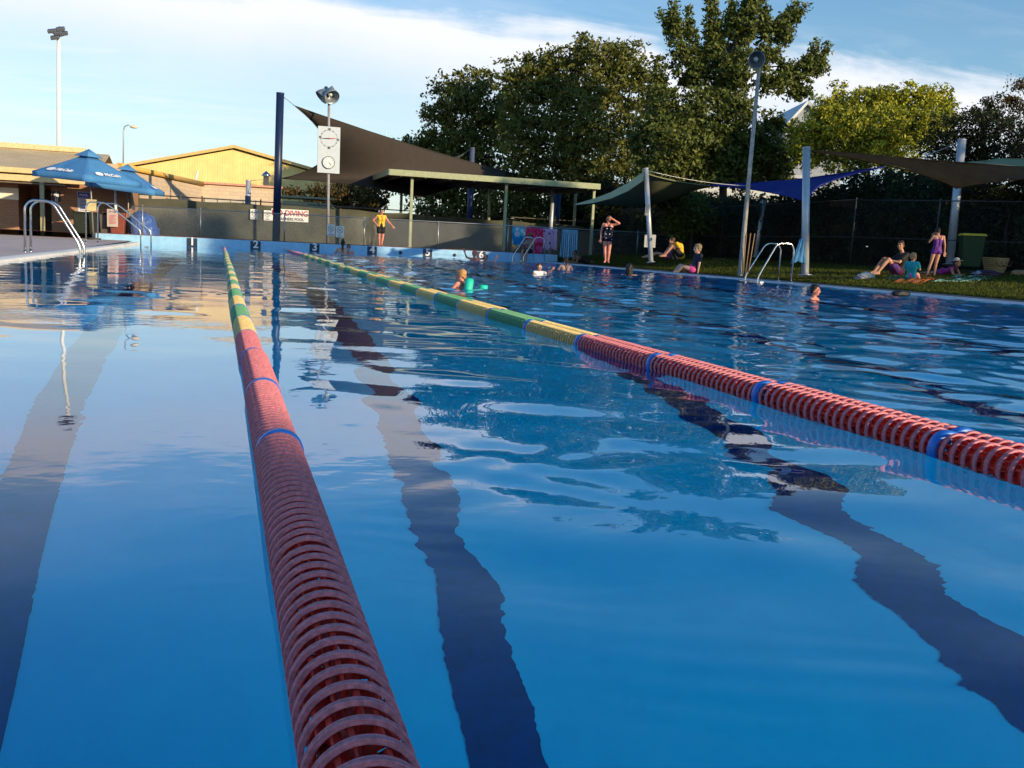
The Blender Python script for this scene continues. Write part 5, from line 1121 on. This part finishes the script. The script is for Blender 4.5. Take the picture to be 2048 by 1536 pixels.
def person(label, loc, heading=0.0, h=1.7, pose=None, skin=None, clothes=(), hair=None, look=0.0, nod=0.0, extra=None, child=False, build_=1.0, face=True, group=None, legs=True, handopen=True):
    """local axes: the person faces -y, +x is to the viewer's right; heading turns it about z. clothes: (name, material, list of parts, grow)"""
    J = dict(STAND); J.update(pose or {}); J = {k: Vector(v) for k, v in J.items()}
    s = h/1.72; M_ = Matrix.Rotation(heading, 3, 'Z'); L = Vector(loc); g_ = build_; hs = 1.22 if child else 1.0
    r_ = empty('person', loc, label, 'person', group)
    def Wd(v): return L+M_ @ (Vector(v)*s)
    HR = Matrix.Rotation(look, 3, 'Z') @ Matrix.Rotation(nod, 3, 'X')
    hc = J['head']
    def hd(x, y, z): return hc+HR @ (Vector((x, y, z))*hs)
    def cap(b, p, q, r0, r1, grow=0.0, n=12):
        p, q = Vector(p), Vector(q); d = (q-p).normalized() if (q-p).length > 1e-5 else Vector((0, 0, 1))
        prof = []; L_ = (q-p).length; r0 += grow; r1 += grow
        for k in range(5): a = math.pi/2*k/4; prof.append((-r0*math.cos(a), max(1e-4, r0*math.sin(a))))
        for k in range(5): a = math.pi/2*k/4; prof.append((L_+r1*math.sin(a), max(1e-4, r1*math.cos(a))))
        u = d.orthogonal().normalized(); w = d.cross(u); vs = []; fs = []
        for a, r in prof:
            for k in range(n): t = 2*math.pi*k/n; vs.append(Wd(p+d*a+(u*math.cos(t)+w*math.sin(t))*r))
        m_ = len(prof)
        for i in range(m_-1):
            for k in range(n): fs.append((i*n+k, i*n+(k+1) % n, (i+1)*n+(k+1) % n, (i+1)*n+k))
        fs += [tuple(range(n-1, -1, -1)), tuple(range((m_-1)*n, m_*n))]; b.add(vs, fs, 0, True)
    def ell(b, c, r, rot=None, n=18):
        R3 = rot or Matrix.Identity(3); o = MB(); o.ball((0, 0, 0), r, None, n); b.add([Wd(Vector(c)+R3 @ Vector(v)) for v in o.v], o.f, 0, True)
    side = (J['shR']-J['shL']).normalized()
    def part(b, nm, grow=0.0):
        if nm == 'torso':
            for sgn, sh, hi in ((-1, 'shL', 'hiL'), (1, 'shR', 'hiR')):
                a = J[sh].lerp(J['nek'], .42)-Vector((0, 0, .045)); wst = J['pel'].lerp(J['che'], .45)+side*sgn*.055*g_; c = J[hi]+(J['pel']-J[hi])*.25
                cap(b, a, J['che']+side*sgn*.065*g_, .078*g_, .098*g_, grow); cap(b, J['che']+side*sgn*.065*g_, wst, .098*g_, .082*g_, grow); cap(b, wst, c, .082*g_, .104*g_, grow)
            cap(b, J['shL'], J['shR'], .052, .052, grow)
        elif nm == 'chestlow':
            for sgn in (-1, 1): cap(b, J['che']+side*sgn*.065*g_+Vector((0, -.0, -.01)), J['pel'].lerp(J['che'], .45)+side*sgn*.055*g_, .10*g_, .084*g_, grow); cap(b, J['pel'].lerp(J['che'], .45)+side*sgn*.055*g_, J['pel']+side*sgn*.065-Vector((0, 0, .02)), .083*g_, .105*g_, grow)
        elif nm == 'bust':
            fwd = side.cross(Vector((0, 0, 1))); fwd = fwd if fwd.y < 0 else -fwd
            for sgn in (-1, 1): ell(b, J['che']+side*sgn*.075+fwd*.075+Vector((0, 0, .0)), (.068+grow, .06+grow, .068+grow))
        elif nm == 'pelvis':
            for hi in ('hiL', 'hiR'): cap(b, J['pel']+(J[hi]-J['pel'])*.6, J[hi]+(J['kn'+hi[2]]-J[hi])*.08, .108*g_, .10*g_, grow)
            cap(b, J['pel']+Vector((0, 0, .06)), J['pel'], .11*g_, .11*g_, grow)
        elif nm in ('thL', 'thR'): S = nm[2]; cap(b, J['hi'+S], J['kn'+S], .088*g_, .056*g_, grow)
        elif nm in ('shortL', 'shortR'): S = nm[-1]; cap(b, J['hi'+S], J['hi'+S].lerp(J['kn'+S], .55), .096*g_, .086*g_, grow)
        elif nm in ('hotL', 'hotR'): S = nm[-1]; cap(b, J['hi'+S], J['hi'+S].lerp(J['kn'+S], .22), .094*g_, .09*g_, grow)
        elif nm in ('caL', 'caR'):
            S = nm[2]; k_, a = J['kn'+S], J['an'+S]; m_ = k_.lerp(a, .32); bk_ = (a-k_).cross(side).normalized()*.012; cap(b, k_, m_+bk_, .052*g_, .056*g_, grow); cap(b, m_+bk_, a, .056*g_, .036, grow)
        elif nm in ('foL', 'foR'): S = nm[2]; a, t = J['an'+S], J['to'+S]; heel = a+(a-t).normalized()*.03+Vector((0, 0, -.045)); cap(b, a, heel, .036, .032, grow); cap(b, heel, t, .034, .028, grow); cap(b, a, t, .034, .026, grow)
        elif nm in ('uaL', 'uaR'): S = nm[2]; cap(b, J['sh'+S], J['el'+S], .052*g_, .040*g_, grow)
        elif nm in ('slL', 'slR'): S = nm[2]; cap(b, J['sh'+S], J['sh'+S].lerp(J['el'+S], .6), .058*g_, .054*g_, grow)
        elif nm in ('faL', 'faR'): S = nm[2]; cap(b, J['el'+S], J['wr'+S], .041*g_, .027, grow)
        elif nm in ('haL', 'haR'):
            S = nm[2]; e_, w = J['el'+S], J['wr'+S]; d = J.get('hd'+S, (w-e_)).normalized(); lat = d.cross(Vector((0, 1, .2))).normalized(); nrm = lat.cross(d).normalized(); p1 = w+d*.085
            for q in (-.028, -.009, .010, .028): cap(b, w+lat*q*.7, p1+lat*q, .019, .016, grow, 8)
            for i, (q, ln) in enumerate(((-.033, .062), (-.011, .076), (.011, .072), (.032, .056))):
                k1 = p1+lat*q+d*ln*.5+nrm*.008; cap(b, p1+lat*q*1.0, k1, .0105, .010, grow, 8); cap(b, k1, k1+d*ln*.5*.9+nrm*.024+lat*q*.15, .010, .0088, grow, 8)
            tb = w+d*.03-lat*.03; t1 = tb+d*.035-lat*.035; cap(b, tb, t1, .014, .012, grow, 8); cap(b, t1, t1+d*.035-lat*.008, .0115, .010, grow, 8)
        elif nm == 'neck': cap(b, J['nek']+Vector((0, 0, -.04)), hd(0, .01, -.06), .062*g_, .052, grow)
        elif nm == 'head':
            ell(b, hd(0, .015, .035), (.076*hs, .094*hs, .092*hs), HR); ell(b, hd(0, -.02, -.035), (.062*hs, .072*hs, .082*hs), HR); ell(b, hd(0, -.055, -.088), (.030*hs, .028*hs, .024*hs), HR)
            cap(b, hd(0, -.088, .012), hd(0, -.108, -.022), .010*hs, .015*hs); ell(b, hd(0, -.090, -.052), (.026*hs, .012*hs, .010*hs), HR)
            for sg in (-1, 1): ell(b, hd(sg*.076, .012, -.012), (.012*hs, .022*hs, .034*hs), HR); ell(b, hd(sg*.036, -.072, -.022), (.026*hs, .02*hs, .024*hs), HR); ell(b, hd(sg*.032, -.082, .030), (.028*hs, .012*hs, .010*hs), HR)
        elif nm == 'straps':
            for S, sgn in (('L', -1), ('R', 1)):
                t_ = J['sh'+S].lerp(J['nek'], .38); cap(b, J['che']+side*sgn*.07+Vector((0, -.085, .03)), t_+Vector((0, -.03, .052)), .012, .011); cap(b, t_+Vector((0, -.03, .052)), t_+Vector((0, .04, .04)), .011, .011); cap(b, t_+Vector((0, .04, .04)), J['che']+side*sgn*.06+Vector((0, .09, .0)), .011, .012)
        elif nm == 'backstrap': cap(b, J['che']+side*-.14+Vector((0, .055, -.02)), J['che']+side*-.02+Vector((0, .098, .03)), .014, .014); cap(b, J['che']+side*.14+Vector((0, .055, -.02)), J['che']+side*.02+Vector((0, .098, .03)), .014, .014); cap(b, J['che']+Vector((0, .1, .03)), J['nek']+Vector((0, .06, 0)), .014, .012)
        elif nm == 'collar': cap(b, J['nek']+Vector((-.05, -.02, -.02)), J['nek']+Vector((0, -.085, -.085)), .026, .022); cap(b, J['nek']+Vector((.05, -.02, -.02)), J['nek']+Vector((0, -.085, -.085)), .026, .022); cap(b, J['nek']+Vector((-.05, .03, -.01)), J['nek']+Vector((.05, .03, -.01)), .028, .028)
    b = MB()
    names = ['torso', 'neck', 'head', 'uaL', 'uaR', 'faL', 'faR', 'haL', 'haR', 'pelvis']+(['thL', 'thR', 'caL', 'caR', 'foL', 'foR'] if legs else [])
    for nm in names: part(b, nm)
    me = remesh(b, .0085*s*(1.0 if s > .75 else 1.1), 3); me.transform(Matrix.Translation(-L)); me.materials.append(skin or skinm); link_mesh('body', me, r_)
    for nm, m_, parts_, grow in clothes:
        b = MB()
        for q in parts_: part(b, q, grow)
        me = remesh(b, .010*s, 3); me.transform(Matrix.Translation(-L)); me.materials.append(m_); link_mesh(nm, me, r_)
    if hair:
        style, hm = hair; b = MB()
        ell(b, hd(0, .028, .052), (.088*hs, .098*hs, .090*hs), HR)
        if style == 'short':
            for sg in (-1, 1): ell(b, hd(sg*.062, .03, .01), (.028*hs, .055*hs, .05*hs), HR)
            ell(b, hd(0, .075, -.02), (.06*hs, .035*hs, .06*hs), HR); ell(b, hd(.01, -.055, .098), (.055*hs, .03*hs, .022*hs), HR)
        elif style == 'long':
            for sg in (-1, 1): cap(b, hd(sg*.07, .03, .03), hd(sg*.066, .06, -.13), .034*hs, .030*hs)
            cap(b, hd(0, .08, .0), hd(0, .085, -.17), .065*hs, .05*hs)
        elif style == 'tail': cap(b, hd(0, .09, .05), hd(0, .13, -.02), .04, .036); cap(b, hd(0, .13, -.02), hd(0, .11, -.17), .036, .022); ell(b, hd(0, .06, -.01), (.07*hs, .05*hs, .07*hs), HR)
        elif style == 'bun': ell(b, hd(0, .02, .15), (.05, .05, .045), HR); ell(b, hd(0, .06, -.02), (.068, .045, .07), HR); cap(b, hd(0, .10, -.02), hd(0, .105, -.19), .042, .040)
        me = remesh(b, .010*s*hs, 2)
        ns = np.array([v.co[:] for v in me.vertices]); 
        for v in me.vertices: v.co += v.normal*.006*s*mn.noise(v.co*30)
        me.transform(Matrix.Translation(-L)); me.materials.append(hm); link_mesh('hair', me, r_)
    if face:
        b = MB()
        for sg in (-1, 1): ell(b, hd(sg*.031, -.083, .010), (.014*hs, .010*hs, .0075*hs), HR, 10)
        b.build('eyes', mat('eye_dark', (.03, .02, .02), .2), r_)
        b = MB(); ell(b, hd(0, -.100, -.052), (.020*hs, .006*hs, .0065*hs), HR, 10); b.build('mouth', mat('lips', (.36, .09, .08), .5), r_)
    if extra: extra(r_, hd, part, cap, ell, Wd, J, HR, hs)
    return r_
def shades(r_, hd, part, cap, ell, Wd, J, HR, hs):
    b = MB()
    for sg in (-1, 1): ell(b, hd(sg*.034, -.094, .010), (.031*hs, .010*hs, .021*hs), HR, 14); cap(b, hd(sg*.06, -.086, .016), hd(sg*.082, .0, .012), .0045, .004, 0, 6)
    cap(b, hd(-.02, -.1, .014), hd(.02, -.1, .014), .005, .005, 0, 6); b.build('sunglasses', shade_l, r_)
def facing_camera(p): return math.atan2(-(EYE.x-p[0]), (EYE.y-p[1]))*-1 if 0 else math.atan2((EYE.x-p[0]), -(EYE.y-p[1]))
def pxm(p): return F/depth(Vector(p))
# lifeguard
p = atY(761, 494, 43.1); p.z = WT; hh = 73/pxm(p); yellowc = mat('yellow_vest', (.80, .50, .04), .7, var=.08, bump=.4, bscale=40)
def lg(r_, hd, part, cap, ell, Wd, J, HR, hs):
    shades(r_, hd, part, cap, ell, Wd, J, HR, hs)
    b = MB(); cap(b, (0, -.135, 1.30), (0, -.13, .95), .006, .006); b.build('zip', blackc, r_)
    b = MB(); cap(b, (0, -.14, .96), (0, -.13, .86), .02, .02); b.build('whistle', blackc, r_)
person('lifeguard in yellow vest and black shorts standing on the end wall, hand on hip', p, facing_camera(p)+.15, hh,
       dict(elL=(-.38, .05, 1.20), wrL=(-.20, -.05, 1.0), hdL=(.06, -.02, -.05), elR=(.34, .0, 1.16), wrR=(.52, -.10, .98), knL=(-.08, -.02, .49), anL=(-.06, .02, .09), toL=(-.05, -.13, .03), knR=(.10, 0, .49), anR=(.05, .05, .09), toR=(.10, -.10, .03)), skinr,
       (('vest', yellowc, ['torso', 'chestlow', 'bust'], .016), ('collar', mat('red_collar', (.45, .02, .02), .7), ['collar'], 0), ('shorts', blackc, ['pelvis', 'shortL', 'shortR'], .016)), ('short', hair_b), extra=lg, build_=1.06)
# woman shading her eyes
p = atD(1212, 526, 37.0); p.z = .06 if p.x < 15.4 else lawn_z(p.x, p.y); hh = 93/pxm(p); p = atD(1212, 526, 37.0)
def dots(t, b_): t.links.new(vor(t, 9.5, [(0, (.75, .70, .66)), (.20, (.012, .014, .03))], .7), b_.inputs[0])
person('standing woman in black swimsuit with white dots, shading her eyes with one hand', p, facing_camera(p)-.15, hh,
       dict(elR=(.40, -.05, 1.46), wrR=(.14, -.17, 1.62), hdR=(-.12, -.02, .02), elL=(-.25, .03, 1.12), wrL=(-.24, -.04, .86), knL=(-.07, -.02, .49), knR=(.09, -.02, .49), anL=(-.03, .02, .09), anR=(.07, .02, .09), toL=(-.05, -.13, .03), toR=(.12, -.12, .03)), skinr,
       (('swimsuit', pattern('dotted_swimsuit', dots), ['chestlow', 'bust', 'pelvis'], .010), ('straps', blackc, ['straps'], 0)), ('short', hair_d), look=-.3, extra=shades, build_=1.12)
# purple girl by the bin
p = onlawn(1868, 554); hh = 98/pxm(p)
person('girl in purple swimsuit standing with her back turned beside the green bin', p, facing_camera(p)+math.pi+.35, hh,
       dict(head=(.02, -.06, 1.58), nek=(0, -.02, 1.43), elR=(.27, -.06, 1.20), wrR=(.14, -.17, 1.40), hdR=(-.05, -.02, .1), elL=(-.24, .02, 1.12), wrL=(-.27, -.02, .88), hiL=(-.08, 0, .9), knL=(-.02, .0, .48), anL=(.02, .05, .09), toL=(.0, -.08, .03), knR=(.16, .0, .48), anR=(.26, .04, .09), toR=(.27, -.1, .03)), skinm,
       (('top', mat('purple_fabric', (.10, .012, .22), .6), ['chestlow'], .010), ('straps', mat('purple_fabric', (.1, .012, .22)), ['straps'], 0), ('swim_bottoms', mat('purple_fabric', (.1, .012, .22)), ['pelvis'], .013)), ('short', hair_d), nod=.35, build_=.92, face=False)
# seated figures share this pose
def seat(lean=.0, knee=.42, kf=-.36, foot=-.62, dz=.10):
    return dict(pel=(0, 0, dz), che=(0, .04+lean, dz+.33), nek=(0, .03+lean*1.5, dz+.50), head=(0, -.01+lean*1.3, dz+.66), shL=(-.17, .03+lean*1.4, dz+.46), shR=(.17, .03+lean*1.4, dz+.46), elL=(-.22, -.12, dz+.26), elR=(.22, -.12, dz+.26), wrL=(-.14, -.34, dz+.30), wrR=(.14, -.34, dz+.30),
                hiL=(-.09, -.02, dz), hiR=(.09, -.02, dz), knL=(-.11, kf, knee), knR=(.11, kf, knee), anL=(-.11, foot, .08), anR=(.11, foot, .08), toL=(-.12, foot-.15, .03), toR=(.12, foot-.15, .03))
p = onlawn(1795, 552); hh = 1.75*1.05
P_ = seat(.05); P_.update(wrL=(-.06, -.40, .36), wrR=(.08, -.36, .40), head=(.0, .0, .80))
person('man in dark clothes sitting on the grass with his knees drawn up', p, facing_camera(p)-1.05, hh, P_, skinm,
       (('shirt', blackc, ['torso', 'chestlow', 'slL', 'slR'], .018), ('shorts', pattern('red_blue_print', lambda t, b: t.links.new(vor(t, 9, [(0, (.35, .05, .05)), (.25, (.04, .06, .25)), (.5, (.2, .03, .08))]), b.inputs[0])), ['pelvis', 'shortL', 'shortR'], .016)), ('short', hair_b), look=.7)
p = onlawn(1822, 559); P_ = seat(.0, .20, -.26, -.5); P_.update(wrR=(.30, -.22, .28), elR=(.25, -.05, .30))
person('small blond child in teal top sitting with back turned on the orange towel', p, facing_camera(p)+math.pi-.3, 1.32, P_, skinl,
       (('top', mat('teal_fabric', (.01, .34, .42), .7), ['torso', 'chestlow', 'slL', 'slR'], .016), ('swim_bottoms', mat('pink_fabric', (.75, .08, .32), .7), ['pelvis', 'hotL', 'hotR'], .014)), ('short', hair_bl), child=True, face=False)
# child lying on the front with a hat
def prone(dz=.12, up_=.25):
    return dict(pel=(0, .45, dz), che=(0, .12, dz+.10), nek=(0, -.04, dz+up_), head=(0, -.14, dz+up_+.12), shL=(-.16, -.02, dz+up_-.06), shR=(.16, -.02, dz+up_-.06), elL=(-.2, -.16, .05), elR=(.2, -.16, .05), wrL=(-.08, -.36, .05), wrR=(.08, -.36, .05),
                hiL=(-.09, .5, dz), hiR=(.09, .5, dz), knL=(-.1, .92, .07), knR=(.1, .92, .07), anL=(-.1, 1.33, .06), anR=(.1, 1.33, .06), toL=(-.1, 1.47, .03), toR=(.1, 1.47, .03))
def hat(m_, brim=.19):
    def f(r_, hd, part, cap, ell, Wd, J, HR, hs):
        b = MB(); o = MB(); o.lathe((0, 0, 0), (0, 0, 1), [(0, brim), (.008, brim), (.014, .10), (.09, .088), (.115, .05), (.12, 0)], 28); b.add([Wd(hd(*(Vector(v)+Vector((0, .02, .055))))) for v in o.v], o.f, 0, True); b.build('hat', m_, r_)
    return f
p = onlawn(1905, 552)
person('child in magenta swimsuit and pale hat lying on the grass beside the girl', p, facing_camera(p)+.95, 1.3, prone(), skinm,
       (('swimsuit', mat('magenta_fabric', (.35, .02, .22), .7), ['torso', 'chestlow', 'pelvis'], .012),), ('long', hair_b), extra=hat(mat('pale_hat', (.45, .40, .38), .8)), child=True, nod=-.2)
# yellow shirt and companion further back
p = atD(1362, 516, 36.5); P_ = seat(-.18); P_.update(che=(0, -.08, .42), nek=(0, -.26, .54), head=(0, -.38, .60), shL=(-.17, -.22, .50), shR=(.17, -.22, .50))
person('person in yellow shirt sitting on the shaded grass leaning far forward', p, facing_camera(p)-1.35, 1.8, P_, skinm, (('shirt', mat('yellow_shirt', (.85, .48, .02), .7, bump=.4, bscale=30), ['torso', 'chestlow', 'slL', 'slR'], .022), ('shorts', blackc, ['pelvis', 'shortL', 'shortR'], .02)), ('short', hair_b))
p = atD(1334, 518, 38.5); P_ = seat(.16, .22, -.45, -.9); P_.update(elL=(-.24, .22, .30), elR=(.24, .22, .30), wrL=(-.24, .36, .05), wrR=(.24, .36, .05))
person('person in mauve swimwear sitting back with legs stretched out, left of the yellow shirt', p, facing_camera(p)-1.2, 1.65, P_, skinl, (('swimsuit', mat('mauve_fabric', (.22, .06, .16), .7), ['chestlow', 'pelvis', 'hotL', 'hotR'], .012),), ('short', hair_d))
# child on the pool edge
p = atD(1384, 548, 32.2); p.z = .045; P_ = seat(.10, .26, -.34, -.62, .10); P_.update(anL=(-.11, -.60, -.05), anR=(.11, -.60, -.05), toL=(-.12, -.72, -.12), toR=(.12, -.72, -.12), knL=(-.12, -.36, .22), knR=(.10, -.38, .20), elL=(-.22, .12, .30), wrL=(-.2, .10, .06), elR=(.22, .12, .30), wrR=(.2, .10, .06))
person('fair child in navy top and pink shorts sitting on the pool edge', p, facing_camera(p)-1.15, 56*1.72/.88/pxm(p)*1.0, P_, skinl,
       (('top', mat('dark_navy_fabric', (.008, .012, .04), .7), ['torso', 'chestlow', 'slL', 'slR'], .016), ('shorts', mat('pink_fabric', (.7, .15, .2)), ['pelvis', 'hotL', 'hotR'], .016)), ('short', hair_bl), look=.2, child=True)
# woman with hat in the corner, seated on the wall
p = atY(1062, 514, 42.3); p = Vector((p.x, 42.65, .38)); P_ = seat(.05, .10, -.40, -.45, .10); P_.update(anL=(-.11, -.42, -.34), anR=(.11, -.42, -.34), toL=(-.12, -.54, -.40), toR=(.12, -.54, -.40), knL=(-.11, -.40, .12), knR=(.11, -.40, .12))
person('woman in brown sun hat and sunglasses sitting on the end wall behind the corner ladder', p, facing_camera(p)-.5, 1.75, P_, skinm, (('dress', mat('grey_pink_fabric', (.30, .20, .18), .8), ['torso', 'chestlow'], .016), ('trousers', blackc, ['pelvis', 'shortL', 'shortR'], .016)), ('long', hair_b),
       extra=lambda *a: (shades(*a), hat(mat('brown_straw', (.20, .11, .05), .8), .22)(*a)))
p = atD(1128, 524, 41.5); p.z = .045
person('person lying beside the pool edge near the far corner, in shade', Vector((PX1+.55, p.y, .045)), R(-80), 1.6, prone(), mat('skin_brown', (.24, .12, .07), .55), (('swimsuit', blackc, ['chestlow', 'pelvis'], .012),), ('short', hair_d))
# swimmers: whole bodies standing or treading in the water
def swim(label, px, pytop, pyw, dd, hpx, h=1.65, head=0.0, **k):
    """hpx: height of the crown of the head over the water in px"""
    c = atZ(px, pyw, 0) if dd is None else atD(px, pyw, dd); s = h/1.72
    top = (pyw-pytop)*depth(c)/F; z = top-1.72*s; return person(label, (c.x, c.y, z), head, h, **k)
TR = dict(knL=(-.12, -.2, .55), knR=(.12, -.22, .55), anL=(-.12, .05, .18), anR=(.12, .05, .18), toL=(-.12, .0, .05), toR=(.12, .0, .05), elL=(-.30, -.1, 1.2), elR=(.30, -.1, 1.2), wrL=(-.34, -.28, 1.15), wrR=(.34, -.28, 1.15))
fc_ = lambda px: math.atan2(-toDir(px, 500).x, toDir(px, 500).y)*1.0
back = lambda px: fc_(px)+math.pi
k38 = F/39.0
swim('woman with dark bun seen from behind, bare shouldered, at the far end of the pool', 685, 484, 511, 39, 0, 27*1.72/k38/.52, back(685), pose=TR, skin=skinl, clothes=(('bikini', blackc, ['backstrap'], 0),), hair=('bun', hair_d), legs=False, face=False)
swim('man in sunglasses in the water just right of the woman with the bun', 697, 488, 507, 40.5, 0, 1.75, fc_(697), pose=TR, skin=skinr, hair=('short', hair_d), extra=shades, legs=False)
capm = mat('coral_swim_cap', (.92, .20, .14), .5)
swim('swimmer with coral pink cap and raised arm near the number six', 948, 509, 528, 38.5, 0, 1.6, fc_(948), pose=dict(TR, elL=(-.34, -.02, 1.45), wrL=(-.42, -.06, 1.66)), skin=skinr, hair=('short', capm), legs=False, child=True)
swim('swimmer with dark hair and flushed face right of the coral cap, hands lifted', 972, 515, 528, 38.0, 0, 1.5, fc_(972), pose=dict(TR, elR=(.36, -.02, 1.40), wrR=(.44, -.08, 1.60), elL=(-.1, -.2, 1.4), wrL=(-.05, -.25, 1.62)), skin=skinr, hair=('short', hair_d), legs=False)
g8 = atZ(921, 577, 0); hh = 35/pxm(g8)
swim('boy with ginger hair in the water beside the turquoise pool noodle', 922, 542, 577, depth(g8), 0, hh/.30*1.15, fc_(922)-2.2, pose=dict(TR), skin=skinr, hair=('short', hair_g), legs=False, child=True, look=.2, nod=.15)
b = MB(); q0 = atD(939, 560, depth(g8)-.1); q1 = atD(936, 580, depth(g8)-.15); q2 = atD(966, 571, depth(g8)+.25)
nd = [q0, q0.lerp(q1, .5), Vector((q1.x, q1.y, -.02)), Vector((q1.x+.05, q1.y+.05, -.28)), Vector(((q1.x+q2.x)/2, q2.y, -.42)), Vector((q2.x, q2.y, -.25)), Vector((q2.x, q2.y, -.03)), Vector((q2.x+.01, q2.y, .055))]
b.path(nd, .062, 18); tag(b.build('pool_noodle', mat('turquoise_foam', (.02, .62, .42), .6, var=.06), None, g8), 'bright turquoise foam pool noodle, both ends poking out beside the ginger boy', 'pool noodle')
def goggles(r_, hd, part, cap, ell, Wd, J, HR, hs):
    b = MB()
    for sg in (-1, 1): ell(b, hd(sg*.033, -.094, .010), (.026*hs, .012*hs, .018*hs), HR, 12); cap(b, hd(sg*.06, -.085, .014), hd(sg*.086, .02, .03), .006, .006, 0, 6)
    cap(b, hd(-.086, .02, .03), hd(0, .115, .05), .006, .006, 0, 6); cap(b, hd(.086, .02, .03), hd(0, .115, .05), .006, .006, 0, 6); b.build('goggles', mat('pale_goggles', (.55, .60, .62), .3), r_)
g9 = atZ(1078, 550, 0); hh9 = 22/pxm(g9)
swim('boy with dark hair and pale goggles in the water, a white board before him', 1077, 528, 550, depth(g9), 0, hh9/.24, fc_(1077)+.5, pose=dict(TR, elR=(.3, -.15, 1.38), wrR=(.36, -.34, 1.52)), skin=skinm, clothes=(('rash_vest', mat('white_fabric', (.7, .7, .7), .6), ['slR', 'torso'], .014),), hair=('short', hair_b), extra=goggles, legs=False, child=True)
g10 = atZ(1131, 540, 0)
swim('woman with long dark hair and thin black straps seen from behind in the water', 1131, 515, 540, depth(g10), 0, 25/pxm(g10)/.27, back(1131)+.2, pose=TR, skin=skinl, clothes=(('bikini', blackc, ['backstrap'], 0),), hair=('tail', hair_b), legs=False, face=False)
g11 = atZ(1258, 550, 0)
swim('dark wet haired swimmer seen from behind near the right hand pool edge', 1258, 528, 550, depth(g11), 0, 22/pxm(g11)/.17, back(1258), pose=TR, skin=skinm, hair=('long', hair_d), legs=False, face=False)
g12 = atZ(1630, 600, 0)
swim('girl with dark wet hair in profile, swimming near the right hand ladder', 1628, 570, 600, depth(g12), 0, 30/pxm(g12)/.19, fc_(1630)+1.25, pose=dict(TR), skin=skinr, hair=('short', hair_d), legs=False, look=.05)
